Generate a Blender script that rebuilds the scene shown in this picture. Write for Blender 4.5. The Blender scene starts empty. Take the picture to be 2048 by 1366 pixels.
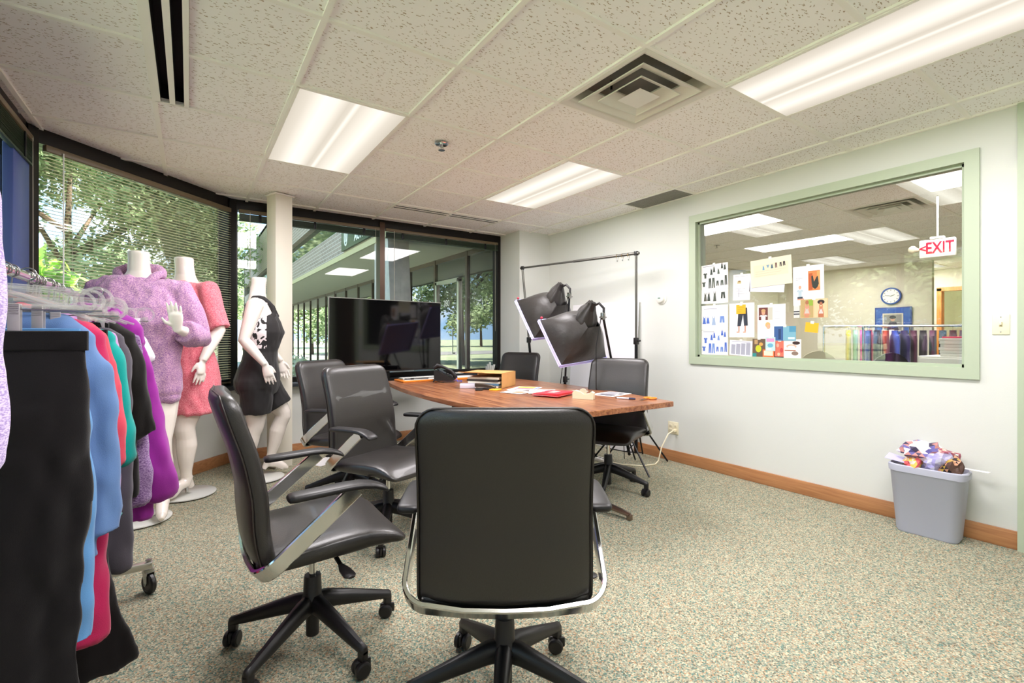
import bpy, bmesh, math, random
from mathutils import Vector, Matrix, noise

random.seed(7)
PI = math.pi
SC = bpy.context.scene
COL = SC.collection

# ------------------------------------------------------------------ camera, world, sun, exposure
EYE = 1.1904                      # eye height
YAW = 0.5968                      # heading, clockwise from +Y (the long wall direction)
cam_d = bpy.data.cameras.new('camera')
cam_d.sensor_width = 36.0
cam_d.lens = 950.44 / 2048 * 36.0
cam_d.shift_y = -11.43 / 2048
cam_d.clip_start = 0.05
cam_d.clip_end = 400
cam = bpy.data.objects.new('camera', cam_d)
cam.location = (0, 0, EYE)
cam.rotation_euler = (PI / 2, 0, -YAW)
COL.objects.link(cam)
SC.camera = cam

SC.view_settings.view_transform = 'Standard'
SC.view_settings.look = 'None'
SC.view_settings.gamma = 1.0
SC.view_settings.use_curve_mapping = False
SC.view_settings.exposure = 0.60

SC.cycles.max_bounces = 14
SC.cycles.diffuse_bounces = 10
SC.cycles.glossy_bounces = 4
SC.cycles.transmission_bounces = 6
SC.cycles.transparent_max_bounces = 48
SC.cycles.sample_clamp_indirect = 6.0
SC.cycles.caustics_reflective = False
SC.cycles.caustics_refractive = False
SC.cycles.use_denoising = True

FIXTURE = 0.80                    # glow of the lit ceiling lenses
TUBES = 32.0                      # watts given by the tubes of each fixture
SKY = 2.5
SUN = 21.0

world = bpy.data.worlds.new('sky')
SC.world = world
world.use_nodes = True
wn, wl = world.node_tree.nodes, world.node_tree.links
wn.clear()
w_out = wn.new('ShaderNodeOutputWorld')
w_bg = wn.new('ShaderNodeBackground')
w_bg.inputs['Strength'].default_value = SKY
w_tc = wn.new('ShaderNodeTexCoord')
w_sep = wn.new('ShaderNodeSeparateXYZ')
wl.new(w_tc.outputs['Generated'], w_sep.inputs[0])
w_ramp = wn.new('ShaderNodeValToRGB')
w_ramp.color_ramp.elements[0].position = 0.0
w_ramp.color_ramp.elements[0].color = (0.36, 0.58, 0.86, 1)
w_ramp.color_ramp.elements[1].position = 0.7
w_ramp.color_ramp.elements[1].color = (0.20, 0.42, 0.80, 1)
wl.new(w_sep.outputs['Z'], w_ramp.inputs[0])
w_noise = wn.new('ShaderNodeTexNoise')
w_noise.inputs['Scale'].default_value = 3.0
w_noise.inputs['Detail'].default_value = 6.0
w_map = wn.new('ShaderNodeMapping')
w_map.inputs['Scale'].default_value = (1, 1, 2.6)
w_map.inputs['Location'].default_value = (3.1, 0.4, 0.0)
wl.new(w_tc.outputs['Generated'], w_map.inputs[0])
wl.new(w_map.outputs[0], w_noise.inputs['Vector'])
w_cr = wn.new('ShaderNodeValToRGB')
w_cr.color_ramp.elements[0].position = 0.50
w_cr.color_ramp.elements[1].position = 0.66
wl.new(w_noise.outputs['Fac'], w_cr.inputs[0])
w_mix = wn.new('ShaderNodeMix')
w_mix.data_type = 'RGBA'
wl.new(w_cr.outputs['Color'], w_mix.inputs['Factor'])
wl.new(w_ramp.outputs['Color'], w_mix.inputs[6])
w_mix.inputs[7].default_value = (0.95, 0.97, 1.0, 1)
wl.new(w_mix.outputs[2], w_bg.inputs['Color'])
wl.new(w_bg.outputs[0], w_out.inputs[0])

sun_d = bpy.data.lights.new('sun', 'SUN')
sun_d.energy = SUN
sun_d.angle = 0.01
sun_d.color = (1.0, 0.95, 0.86)
sun = bpy.data.objects.new('sun', sun_d)
sun.rotation_euler = (math.radians(38), 0, math.radians(68))
sun.location = (20, -10, 30)
COL.objects.link(sun)


# ------------------------------------------------------------------ helpers
def lin(c):
    if isinstance(c, str):
        c = c.lstrip('#')
        c = tuple(int(c[i:i + 2], 16) / 255 for i in (0, 2, 4))
    return tuple(x / 12.92 if x <= 0.04045 else ((x + 0.055) / 1.055) ** 2.4 for x in c)


MATS = {}


def mat(name, col, rough=0.6, metal=0.0, spec=0.5, coat=0.0, sheen=0.0, bump=None, vary=None, alpha=None, trans=0.0):
    """plain principled material; bump = (scale, strength); vary = (scale, amount) of brightness noise"""
    if name in MATS:
        return MATS[name]
    m = bpy.data.materials.new(name)
    m.use_nodes = True
    nt = m.node_tree
    b = nt.nodes['Principled BSDF']
    rgb = lin(col)
    b.inputs['Base Color'].default_value = (*rgb, 1)
    b.inputs['Roughness'].default_value = rough
    b.inputs['Metallic'].default_value = metal
    b.inputs['Specular IOR Level'].default_value = spec
    b.inputs['Coat Weight'].default_value = coat
    b.inputs['Sheen Weight'].default_value = sheen
    if trans:
        b.inputs['Transmission Weight'].default_value = trans
    if alpha is not None:
        b.inputs['Alpha'].default_value = alpha
    geo = None
    if bump or vary:
        geo = nt.nodes.new('ShaderNodeTexCoord')
    if vary:
        n = nt.nodes.new('ShaderNodeTexNoise')
        n.inputs['Scale'].default_value = vary[0]
        n.inputs['Detail'].default_value = 5
        nt.links.new(geo.outputs['Object'], n.inputs['Vector'])
        r = nt.nodes.new('ShaderNodeMapRange')
        r.inputs['From Min'].default_value = 0.3
        r.inputs['From Max'].default_value = 0.7
        r.inputs['To Min'].default_value = 1 - vary[1]
        r.inputs['To Max'].default_value = 1 + vary[1]
        nt.links.new(n.outputs['Fac'], r.inputs['Value'])
        mx = nt.nodes.new('ShaderNodeMix')
        mx.data_type = 'RGBA'
        mx.blend_type = 'MULTIPLY'
        mx.inputs['Factor'].default_value = 1
        mx.inputs[6].default_value = (*rgb, 1)
        nt.links.new(r.outputs[0], mx.inputs[7])
        nt.links.new(mx.outputs[2], b.inputs['Base Color'])
    if bump:
        n2 = nt.nodes.new('ShaderNodeTexNoise')
        n2.inputs['Scale'].default_value = bump[0]
        n2.inputs['Detail'].default_value = 4
        nt.links.new(geo.outputs['Object'], n2.inputs['Vector'])
        bp = nt.nodes.new('ShaderNodeBump')
        bp.inputs['Strength'].default_value = bump[1]
        bp.inputs['Distance'].default_value = 0.01
        nt.links.new(n2.outputs['Fac'], bp.inputs['Height'])
        nt.links.new(bp.outputs[0], b.inputs['Normal'])
    MATS[name] = m
    return m


def node_mat(name):
    m = bpy.data.materials.new(name)
    m.use_nodes = True
    MATS[name] = m
    nt = m.node_tree
    return m, nt.nodes, nt.links, nt.nodes['Principled BSDF']


class MB:
    """collects simple shapes into one mesh"""

    def __init__(self):
        self.v, self.f, self.m = [], [], []

    def add(self, vs, fs, mi=0, M=None):
        o = len(self.v)
        if M is not None:
            vs = [M @ Vector(p) for p in vs]
        self.v += [tuple(p) for p in vs]
        self.f += [tuple(i + o for i in f) for f in fs]
        self.m += [mi] * len(fs)
        return self

    def box(self, x0, x1, y0, y1, z0, z1, mi=0, M=None):
        vs = [(x0, y0, z0), (x1, y0, z0), (x1, y1, z0), (x0, y1, z0), (x0, y0, z1), (x1, y0, z1), (x1, y1, z1), (x0, y1, z1)]
        fs = [(0, 3, 2, 1), (4, 5, 6, 7), (0, 1, 5, 4), (1, 2, 6, 5), (2, 3, 7, 6), (3, 0, 4, 7)]
        return self.add(vs, fs, mi, M)

    def rbox(self, x0, x1, y0, y1, z0, z1, r=0.005, seg=2, mi=0, M=None):
        bm = bmesh.new()
        bmesh.ops.create_cube(bm, size=1)
        for v in bm.verts:
            v.co = Vector(((x0 + x1) / 2 + v.co.x * (x1 - x0), (y0 + y1) / 2 + v.co.y * (y1 - y0), (z0 + z1) / 2 + v.co.z * (z1 - z0)))
        r = min(r, 0.49 * min(abs(x1 - x0), abs(y1 - y0), abs(z1 - z0)))
        bmesh.ops.bevel(bm, geom=bm.edges[:], offset=r, segments=seg, affect='EDGES', profile=0.5)
        self.bm(bm, mi, M)
        return self

    def bm(self, bm, mi=0, M=None):
        bm.verts.ensure_lookup_table()
        bm.verts.index_update()
        self.add([v.co.copy() for v in bm.verts], [tuple(v.index for v in f.verts) for f in bm.faces], mi, M)
        bm.free()
        return self

    def loft(self, rings, caps=True, closed=True, mi=0, M=None, loop=False):
        n = len(rings[0])
        vs = [p for r in rings for p in r]
        fs = []
        R = len(rings)
        for i in range(R if loop else R - 1):
            a, b = i * n, ((i + 1) % R) * n
            for k in range(n if closed else n - 1):
                k2 = (k + 1) % n
                fs.append((a + k, a + k2, b + k2, b + k))
        if caps and not loop:
            fs.append(tuple(range(n - 1, -1, -1)))
            fs.append(tuple((R - 1) * n + k for k in range(n)))
        return self.add(vs, fs, mi, M)

    def tube(self, pts, rad, seg=8, caps=True, mi=0, M=None, flat=1.0, up=None):
        """round tube through pts; rad a number or one per point; flat squeezes along the second axis"""
        pts = [Vector(p) for p in pts]
        if not isinstance(rad, (list, tuple)):
            rad = [rad] * len(pts)
        rings = []
        prev = None
        for i, p in enumerate(pts):
            if i == 0:
                t = pts[1] - p
            elif i == len(pts) - 1:
                t = p - pts[i - 1]
            else:
                t = (pts[i + 1] - p).normalized() + (p - pts[i - 1]).normalized()
            t = t.normalized() if t.length > 1e-9 else Vector((0, 0, 1))
            if prev is None:
                ref = Vector(up) if up else (Vector((0, 0, 1)) if abs(t.z) < 0.9 else Vector((1, 0, 0)))
                n1 = (ref - t * ref.dot(t)).normalized()
            else:
                n1 = (prev - t * prev.dot(t)).normalized()
            prev = n1
            n2 = t.cross(n1)
            rings.append([p + n1 * math.cos(a) * rad[i] * flat + n2 * math.sin(a) * rad[i] for a in [2 * PI * k / seg for k in range(seg)]])
        return self.loft(rings, caps, True, mi, M)

    def lathe(self, prof, seg=20, mi=0, M=None, caps=True):
        rings = [[(r * math.cos(2 * PI * k / seg), r * math.sin(2 * PI * k / seg), z) for k in range(seg)] for r, z in prof]
        return self.loft(rings, caps, True, mi, M)

    def prism(self, poly, h0, h1, axis='z', mi=0, M=None):
        def P(a, b, h):
            return {'z': (a, b, h), 'y': (a, h, b), 'x': (h, a, b)}[axis]
        n = len(poly)
        vs = [P(a, b, h0) for a, b in poly] + [P(a, b, h1) for a, b in poly]
        fs = [tuple(range(n - 1, -1, -1)), tuple(range(n, 2 * n))]
        fs += [(k, (k + 1) % n, n + (k + 1) % n, n + k) for k in range(n)]
        return self.add(vs, fs, mi, M)

    def ball(self, c, r, seg=12, rings=8, mi=0, M=None, s=(1, 1, 1)):
        prof = []
        for i in range(rings + 1):
            a = -PI / 2 + PI * i / rings
            prof.append((max(1e-4, r * math.cos(a)), r * math.sin(a)))
        T = Matrix.Translation(Vector(c)) @ Matrix.Diagonal((*s, 1))
        return self.lathe(prof, seg, mi, T if M is None else M @ T)

    def mesh(self, name, mats, smooth=40, fix=True):
        me = bpy.data.meshes.new(name)
        me.from_pydata(self.v, [], self.f)
        if not isinstance(mats, (list, tuple)):
            mats = [mats]
        for m in mats:
            me.materials.append(m)
        if len(mats) > 1:
            me.polygons.foreach_set('material_index', self.m)
        if fix:
            bm = bmesh.new()
            bm.from_mesh(me)
            bmesh.ops.recalc_face_normals(bm, faces=bm.faces[:])
            bm.to_mesh(me)
            bm.free()
        me.update()
        if smooth:
            me.polygons.foreach_set('use_smooth', [True] * len(me.polygons))
            me.set_sharp_from_angle(angle=math.radians(smooth))
        return me

    def build(self, name, mats, parent=None, loc=None, rot=None, smooth=40):
        return put(name, self.mesh(name, mats, smooth), parent, loc, rot)


def put(name, me, parent=None, loc=None, rot=None):
    o = bpy.data.objects.new(name, me)
    COL.objects.link(o)
    if parent is not None:
        o.parent = parent
    if loc is not None:
        o.location = loc
    if rot is not None:
        o.rotation_euler = rot
    return o


def tag(o, label, cat=None, group=None, kind=None):
    o['label'] = label
    if cat:
        o['category'] = cat
    if group:
        o['group'] = group
    if kind:
        o['kind'] = kind
    return o


def thing(name, label, cat, loc=(0, 0, 0), rotz=0.0, group=None):
    o = bpy.data.objects.new(name, None)
    o.empty_display_size = 0.1
    COL.objects.link(o)
    o.location = loc
    o.rotation_euler = (0, 0, rotz)
    return tag(o, label, cat, group)


def struct(name, o, label=None):
    o['kind'] = 'structure'
    if label:
        o['label'] = label
    return o


def remeshed(mb, name, m, voxel=0.008, smooth_it=4, disp=None):
    """union of the collected closed shapes as one continuous skin"""
    me = mb.mesh(name, m, smooth=0)
    o = bpy.data.objects.new('tmp', me)
    COL.objects.link(o)
    r = o.modifiers.new('r', 'REMESH')
    r.mode = 'VOXEL'
    r.voxel_size = voxel
    s = o.modifiers.new('s', 'SMOOTH')
    s.factor = 0.5
    s.iterations = smooth_it
    dg = bpy.context.evaluated_depsgraph_get()
    dg.update()
    out = bpy.data.meshes.new_from_object(o.evaluated_get(dg))
    bpy.data.objects.remove(o)
    out.name = name
    if disp:
        out.vertices.foreach_get  # vertices moved along their normals
        ns = [v.normal.copy() for v in out.vertices]
        for v, n in zip(out.vertices, ns):
            v.co += n * disp(v.co)
        out.update()
    out.polygons.foreach_set('use_smooth', [True] * len(out.polygons))
    if not out.materials:
        out.materials.append(m)
    return out


def fac(a):
    """rotation about z so that local +Y points along compass angle a (degrees clockwise from +Y)"""
    return -math.radians(a)


# ------------------------------------------------------------------ materials
def make_wall_mat(name, col):
    return mat(name, col, rough=0.75, spec=0.25, bump=(160, 0.04), vary=(1.2, 0.015))


M_WALL = make_wall_mat('painted_wall', '#dadcd7')
M_WALL2 = make_wall_mat('painted_wall_cream', '#d9d3c0')
M_COLUMN = make_wall_mat('painted_column', '#dfdacc')
M_GREEN = mat('sage_trim', '#b4c0a8', rough=0.45)
M_BRONZE = mat('dark_bronze', '#15110e', rough=0.35, metal=0.3)
M_NAVY = mat('navy_post', '#3d4c84', rough=0.4)
M_BLACKP = mat('black_plastic', '#191718', rough=0.42, bump=(400, 0.05))
M_BLACKM = mat('black_metal', '#1f1f21', rough=0.35, metal=0.6)
M_CHROME = mat('chrome', '#d8d8d6', rough=0.12, metal=1.0)
M_ALU = mat('brushed_aluminium', '#c9c7c0', rough=0.28, metal=1.0)
M_STEEL = mat('steel', '#a8a8a6', rough=0.22, metal=1.0)
M_BRASS = mat('brass', '#b9964a', rough=0.3, metal=1.0)
M_WHITEP = mat('white_plastic', '#efeee8', rough=0.4)
M_IVORY = mat('ivory_plastic', '#efe6c8', rough=0.4)
M_PAPER = mat('paper', '#f4f1f2', rough=0.8)
M_CREAM = mat('cream_paper', '#f0e6cc', rough=0.8)
M_WHITE_M = mat('white_metal', '#dedcd2', rough=0.45)
M_LEATHER = mat('black_leather', '#191411', rough=0.42, spec=0.8, coat=0.12, bump=(220, 0.10), vary=(6, 0.08))
M_LEATHER_E = mat('black_leather_welt', '#2c2622', rough=0.4, spec=0.5)
M_MANN = mat('mannequin_gloss', '#f1e8df', rough=0.22, spec=0.55, coat=0.4)
M_SCREEN = mat('tv_screen', '#030304', rough=0.06, spec=0.6)
M_CARD = mat('cardboard', '#c99c5e', rough=0.8, vary=(9, 0.06))
M_RED = mat('red_card', '#d92638', rough=0.45)
M_ORANGE = mat('orange_plastic', '#f08a1e', rough=0.45)
M_STICKY = mat('sticky_note', '#fbb52c', rough=0.75)
M_DARKF = mat('dark_void', '#0a0908', rough=0.8)
M_BIN = mat('grey_bin', '#b6b9ca', rough=0.5, bump=(300, 0.06))
M_LINER = mat('bin_liner', '#bcbed0', rough=0.35)
M_BLIND = mat('blind_slat', '#efe9cc', rough=0.45)
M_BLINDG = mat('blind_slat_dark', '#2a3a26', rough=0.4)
M_RAIL = mat('blind_rail', '#6e5f48', rough=0.4)
M_CORD = mat('cord', '#c9c4b4', rough=0.7)
M_NYLON = mat('black_nylon', '#26221f', rough=0.42, spec=0.5, sheen=0.2, bump=(30, 0.2))
M_DIFF = mat('diffuser_cloth', '#c9c6ff', rough=0.7)


def glass_mat(name, tint=(0.97, 0.99, 0.98), refl=1.0, ior=1.45):
    m, n, l, b = node_mat(name)
    n.remove(b)
    out = n['Material Output']
    t = n.new('ShaderNodeBsdfTransparent')
    t.inputs[0].default_value = (*tint, 1)
    g = n.new('ShaderNodeBsdfGlossy')
    g.inputs['Roughness'].default_value = 0.0
    fr = n.new('ShaderNodeFresnel')
    fr.inputs['IOR'].default_value = ior
    mu = n.new('ShaderNodeMath')
    mu.operation = 'MULTIPLY'
    mu.use_clamp = True
    mu.inputs[1].default_value = refl
    l.new(fr.outputs[0], mu.inputs[0])
    mx = n.new('ShaderNodeMixShader')
    l.new(mu.outputs[0], mx.inputs[0])
    l.new(t.outputs[0], mx.inputs[1])
    l.new(g.outputs[0], mx.inputs[2])
    l.new(mx.outputs[0], out.inputs['Surface'])
    return m


M_GLASS = glass_mat('window_glass', (0.97, 0.98, 0.965), 0.8)
M_GLASS_IN = glass_mat('partition_glass', (0.93, 0.95, 0.93), 1.6)
M_STORE = glass_mat('storefront_glass', (0.62, 0.64, 0.58), 3.0, 1.6)
M_CLEAR = glass_mat('clear_plastic', (0.99, 0.99, 0.985), 0.6, 1.45)
_n, _l = M_CLEAR.node_tree.nodes, M_CLEAR.node_tree.links
_b = _n.new('ShaderNodeBsdfDiffuse')
_b.inputs[0].default_value = (.92, .93, .88, 1)
_m = _n.new('ShaderNodeMixShader')
_m.inputs[0].default_value = .20
_src = _n['Material Output'].inputs['Surface'].links[0].from_socket
_l.new(_src, _m.inputs[1])
_l.new(_b.outputs[0], _m.inputs[2])
_l.new(_m.outputs[0], _n['Material Output'].inputs['Surface'])


def carpet():
    m, n, l, b = node_mat('speckled_carpet')
    tc = n.new('ShaderNodeTexCoord')
    b.inputs['Roughness'].default_value = 0.95
    b.inputs['Specular IOR Level'].default_value = 0.1
    v = n.new('ShaderNodeTexVoronoi')
    v.inputs['Scale'].default_value = 190
    l.new(tc.outputs['Object'], v.inputs['Vector'])
    sp = n.new('ShaderNodeSeparateColor')
    l.new(v.outputs['Color'], sp.inputs[0])
    r = n.new('ShaderNodeValToRGB')
    r.color_ramp.interpolation = 'CONSTANT'
    cols = [(0, '#9c9885'), (0.22, '#889282'), (0.38, '#b2aa90'), (0.55, '#607f75'), (0.66, '#ab8c6e'), (0.76, '#c3bda3'), (0.88, '#6b6a5c')]
    e = r.color_ramp.elements
    while len(e) < len(cols):
        e.new(0.5)
    for k, (p, c) in enumerate(cols):
        e[k].position = p
        e[k].color = (*lin(c), 1)
    l.new(sp.outputs[0], r.inputs[0])
    nz = n.new('ShaderNodeTexNoise')
    nz.inputs['Scale'].default_value = 900
    l.new(tc.outputs['Object'], nz.inputs['Vector'])
    mx = n.new('ShaderNodeMix')
    mx.data_type = 'RGBA'
    mx.blend_type = 'OVERLAY'
    mx.inputs['Factor'].default_value = 0.35
    l.new(r.outputs[0], mx.inputs[6])
    l.new(nz.outputs['Fac'], mx.inputs[7])
    l.new(mx.outputs[2], b.inputs['Base Color'])
    bp = n.new('ShaderNodeBump')
    bp.inputs['Strength'].default_value = 0.35
    bp.inputs['Distance'].default_value = 0.004
    l.new(v.outputs['Distance'], bp.inputs['Height'])
    l.new(bp.outputs[0], b.inputs['Normal'])
    return m


M_CARPET = carpet()


def tile_mat():
    m, n, l, b = node_mat('fissured_tile')
    b.inputs['Roughness'].default_value = 0.9
    b.inputs['Specular IOR Level'].default_value = 0.1
    g = n.new('ShaderNodeNewGeometry')
    mp = n.new('ShaderNodeMapping')
    mp.inputs['Scale'].default_value = (34, 80, 1)
    mp.inputs['Rotation'].default_value = (0, 0, 0.5)
    l.new(g.outputs['Position'], mp.inputs[0])
    wob = n.new('ShaderNodeTexNoise')
    wob.inputs['Scale'].default_value = 60
    l.new(g.outputs['Position'], wob.inputs['Vector'])
    add = n.new('ShaderNodeMix')
    add.data_type = 'VECTOR'
    add.inputs['Factor'].default_value = 0.45
    l.new(mp.outputs[0], add.inputs[4])
    vm = n.new('ShaderNodeVectorMath')
    vm.operation = 'ADD'
    sc = n.new('ShaderNodeVectorMath')
    sc.operation = 'SCALE'
    sc.inputs['Scale'].default_value = 1.6
    l.new(wob.outputs['Color'], sc.inputs[0])
    l.new(mp.outputs[0], vm.inputs[0])
    l.new(sc.outputs[0], vm.inputs[1])
    v = n.new('ShaderNodeTexVoronoi')
    v.voronoi_dimensions = '2D'
    v.inputs['Scale'].default_value = 1.0
    l.new(vm.outputs[0], v.inputs['Vector'])
    cmp_ = n.new('ShaderNodeMapRange')
    cmp_.inputs['From Min'].default_value = 0.20
    cmp_.inputs['From Max'].default_value = 0.14
    l.new(v.outputs['Distance'], cmp_.inputs['Value'])
    sp = n.new('ShaderNodeSeparateColor')
    l.new(v.outputs['Color'], sp.inputs[0])
    gt = n.new('ShaderNodeMath')
    gt.operation = 'GREATER_THAN'
    gt.inputs[1].default_value = 0.42
    l.new(sp.outputs[0], gt.inputs[0])
    mu = n.new('ShaderNodeMath')
    mu.operation = 'MULTIPLY'
    l.new(cmp_.outputs[0], mu.inputs[0])
    l.new(gt.outputs[0], mu.inputs[1])
    mx = n.new('ShaderNodeMix')
    mx.data_type = 'RGBA'
    l.new(mu.outputs[0], mx.inputs['Factor'])
    mx.inputs[6].default_value = (*lin('#f7f5f3'), 1)
    mx.inputs[7].default_value = (*lin('#b5a48f'), 1)
    l.new(mx.outputs[2], b.inputs['Base Color'])
    bp = n.new('ShaderNodeBump')
    bp.inputs['Strength'].default_value = 0.5
    bp.inputs['Distance'].default_value = -0.003
    l.new(mu.outputs[0], bp.inputs['Height'])
    l.new(bp.outputs[0], b.inputs['Normal'])
    return m


M_TILE = tile_mat()
M_TBAR = mat('ceiling_tbar', '#f3f1ea', rough=0.5)


def wood(name, c1, c2, scale=(1.2, 14, 14), rough=0.35, axis_rot=(0, 0, 0), coat=0.2):
    m, n, l, b = node_mat(name)
    b.inputs['Roughness'].default_value = rough
    b.inputs['Coat Weight'].default_value = coat
    b.inputs['Coat Roughness'].default_value = 0.15
    tc = n.new('ShaderNodeTexCoord')
    mp = n.new('ShaderNodeMapping')
    mp.inputs['Scale'].default_value = scale
    mp.inputs['Rotation'].default_value = axis_rot
    l.new(tc.outputs['Object'], mp.inputs[0])
    nz = n.new('ShaderNodeTexNoise')
    nz.inputs['Scale'].default_value = 3
    nz.inputs['Detail'].default_value = 8
    nz.inputs['Distortion'].default_value = 0.8
    l.new(mp.outputs[0], nz.inputs['Vector'])
    r = n.new('ShaderNodeValToRGB')
    r.color_ramp.elements[0].position = 0.35
    r.color_ramp.elements[0].color = (*lin(c1), 1)
    r.color_ramp.elements[1].position = 0.65
    r.color_ramp.elements[1].color = (*lin(c2), 1)
    l.new(nz.outputs['Fac'], r.inputs[0])
    l.new(r.outputs[0], b.inputs['Base Color'])
    return m


M_WALNUT = wood('walnut', '#74412a', '#ae754e', scale=(16, 1.0, 16), rough=0.33)
M_BASEB = wood('base_wood', '#a67048', '#bb8558', scale=(8, 1.0, 20), rough=0.4)
M_DOORW = wood('door_wood', '#c87a34', '#de9648', scale=(10, 10, 1.0), rough=0.4)


def lens_mat():
    """lit prismatic lens: the tubes above show as brighter bands along the fixture"""
    m, n, l, b = node_mat('lit_lens')
    n.remove(b)
    em = n.new('ShaderNodeEmission')
    tc = n.new('ShaderNodeTexCoord')
    sp = n.new('ShaderNodeSeparateXYZ')
    l.new(tc.outputs['Object'], sp.inputs[0])
    r = n.new('ShaderNodeValToRGB')
    e = r.color_ramp.elements
    stops = [(0.0, .62), (0.10, .72), (0.24, 1.0), (0.34, .95), (0.45, .66), (0.49, .70), (0.52, .98), (0.56, .72), (0.66, .86), (0.76, 1.0), (0.88, .74), (1.0, .60)]
    while len(e) < len(stops):
        e.new(0.5)
    for k, (p, c) in enumerate(stops):
        e[k].position = p
        e[k].color = (c, c * (0.84 + 0.09 * c), c * (0.62 + 0.20 * c), 1)
    mr = n.new('ShaderNodeMapRange')
    mr.inputs['From Min'].default_value = -0.29
    mr.inputs['From Max'].default_value = 0.29
    l.new(sp.outputs['X'], mr.inputs['Value'])
    l.new(mr.outputs[0], r.inputs[0])
    l.new(r.outputs[0], em.inputs['Color'])
    em.inputs['Strength'].default_value = FIXTURE
    l.new(em.outputs[0], n['Material Output'].inputs['Surface'])
    return m


M_LENS = lens_mat()


def brick_mat():
    m, n, l, b = node_mat('far_brick')
    b.inputs['Roughness'].default_value = 0.85
    tc = n.new('ShaderNodeTexCoord')
    mp = n.new('ShaderNodeMapping')
    mp.inputs['Rotation'].default_value = (PI / 2, 0, PI / 2)
    l.new(tc.outputs['Object'], mp.inputs[0])
    # brick courses run along y, rise along z
    cx = n.new('ShaderNodeSeparateXYZ')
    l.new(tc.outputs['Object'], cx.inputs[0])
    cc = n.new('ShaderNodeCombineXYZ')
    l.new(cx.outputs['Y'], cc.inputs['X'])
    l.new(cx.outputs['Z'], cc.inputs['Y'])
    br = n.new('ShaderNodeTexBrick')
    br.inputs['Scale'].default_value = 1.0
    br.inputs['Brick Width'].default_value = 0.21
    br.inputs['Row Height'].default_value = 0.072
    br.inputs['Mortar Size'].default_value = 0.007
    br.inputs['Color1'].default_value = (*lin('#93867f'), 1)
    br.inputs['Color2'].default_value = (*lin('#857a73'), 1)
    br.inputs['Mortar'].default_value = (*lin('#b5b0ac'), 1)
    l.new(cc.outputs[0], br.inputs['Vector'])
    l.new(br.outputs['Color'], b.inputs['Base Color'])
    return m


M_BRICK = brick_mat()

# ------------------------------------------------------------------ the room shell
ZC = 2.472                       # ceiling height
TS = 0.6096                      # ceiling module
GX, GY = 0.4545, 2.0185          # a grid crossing
XR = 3.811                       # face of the long wall
XL = -0.82                       # window wall beside the clothes rail
YF = 5.2                         # far window wall
YB = -1.3                        # wall behind the viewer
CX0, CY0 = XL, 4.05              # cut corner
CX1, CY1 = 0.33, YF
SILL = 0.72
X2 = 10.4                        # far wall of the next room
ROOM = [(XL, YB), (XR, YB), (XR, YF), (CX1, YF), (CX0, CY0)]

struct('floor', MB().prism([(XL - .1, YB - .1), (XR, YB - .1), (XR, YF + .1), (CX1 - .05, YF + .1), (XL - .1, CY0 + .05)], -0.12, 0.0).build('floor', M_CARPET, smooth=0),
       'speckled green and beige loop carpet')
struct('floor', MB().box(XR, X2 + 3.2, -2.3, YF, -0.12, 0.0).build('floor', M_CARPET, smooth=0), 'carpet of the room behind the glass')

# long wall with the opening for the inside window
WY0, WY1, WZ0, WZ1 = 0.757, 2.695, 0.935, 2.285      # outer edge of the sage frame
b = MB()
o0, o1, p0, p1 = WY0 + .05, WY1 - .05, WZ0 + .05, WZ1 - .05
for y0, y1, z0, z1 in ((o1, YF + .1, 0, ZC + .3), (0.56, o0, 0, ZC + .3), (o0, o1, 0, p0), (o0, o1, p1, ZC + .3), (YB, -0.38, 0, ZC + .3), (-0.38, 0.56, 2.12, ZC + .3)):
    b.box(XR, XR + .12, y0, y1, z0, z1)
struct('wall_right', b.build('wall_right', M_WALL, smooth=0), 'off-white painted long wall')
struct('wall_back', MB().box(XL - .1, XR + .12, YB - .12, YB, 0, ZC + .3).build('wall_back', M_WALL, smooth=0), 'off-white painted wall')
struct('wall_left', MB().box(XL - .15, XL, YB, CY0 + .06, -.2, SILL).build('wall_left', M_WALL, smooth=0), 'low painted wall under the window')
b = MB()
b.prism([(CX0, CY0), (CX1, CY1), (CX1 - .106, CY1 + .106), (CX0 - .106, CY0 + .106)], -.2, SILL)
struct('wall_corner', b.build('wall_corner', M_WALL, smooth=0), 'low painted wall across the cut corner')
struct('wall_far', MB().box(CX1, XR + .1, YF, YF + .15, -.2, SILL).build('wall_far', M_WALL, smooth=0), 'low painted wall under the far window')
# boxed pier in the far corner
struct('wall_pier', MB().box(3.345, XR, 4.76, YF + .15, 0, ZC + .02).build('wall_pier', M_WALL, smooth=0), 'off-white boxed pier beside the far window')

# baseboards
b = MB().rbox(XR - .014, XR, 0.60, 4.76, 0, .103, .004)
struct('baseboard_right', b.build('baseboard_right', M_BASEB), 'honey brown wooden baseboard')
b = MB().rbox(CX1, 3.345, YF - .014, YF, 0, .103, .004)
b.rbox(3.345, XR, 4.746, 4.76, 0, .103, .004)
struct('baseboard_far', b.build('baseboard_far', M_BASEB), 'honey brown wooden baseboard')
L = math.hypot(CX1 - CX0, CY1 - CY0)
b = MB().rbox(0, L, -.014, 0, 0, .103, .004)
struct('baseboard_corner', b.build('baseboard_corner', M_BASEB, loc=(CX0, CY0, 0), rot=(0, 0, PI / 4)), 'honey brown wooden baseboard')
b = MB().rbox(XL, XL + .014, YB, CY0, 0, .103, .004)
struct('baseboard_left', b.build('baseboard_left', M_BASEB), 'honey brown wooden baseboard')

# white square post in front of the cut corner
t = MB().rbox(-.078, .078, -.078, .078, 0, ZC, .004)
post = struct('column', t.build('column', M_COLUMN, loc=(0.685, 4.79, 0), rot=(0, 0, .35)), 'cream square post between the windows')
MB().rbox(-.093, .093, -.093, .093, ZC - .012, ZC - .001, .003).build('cap_plate', M_TBAR, post)

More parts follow.
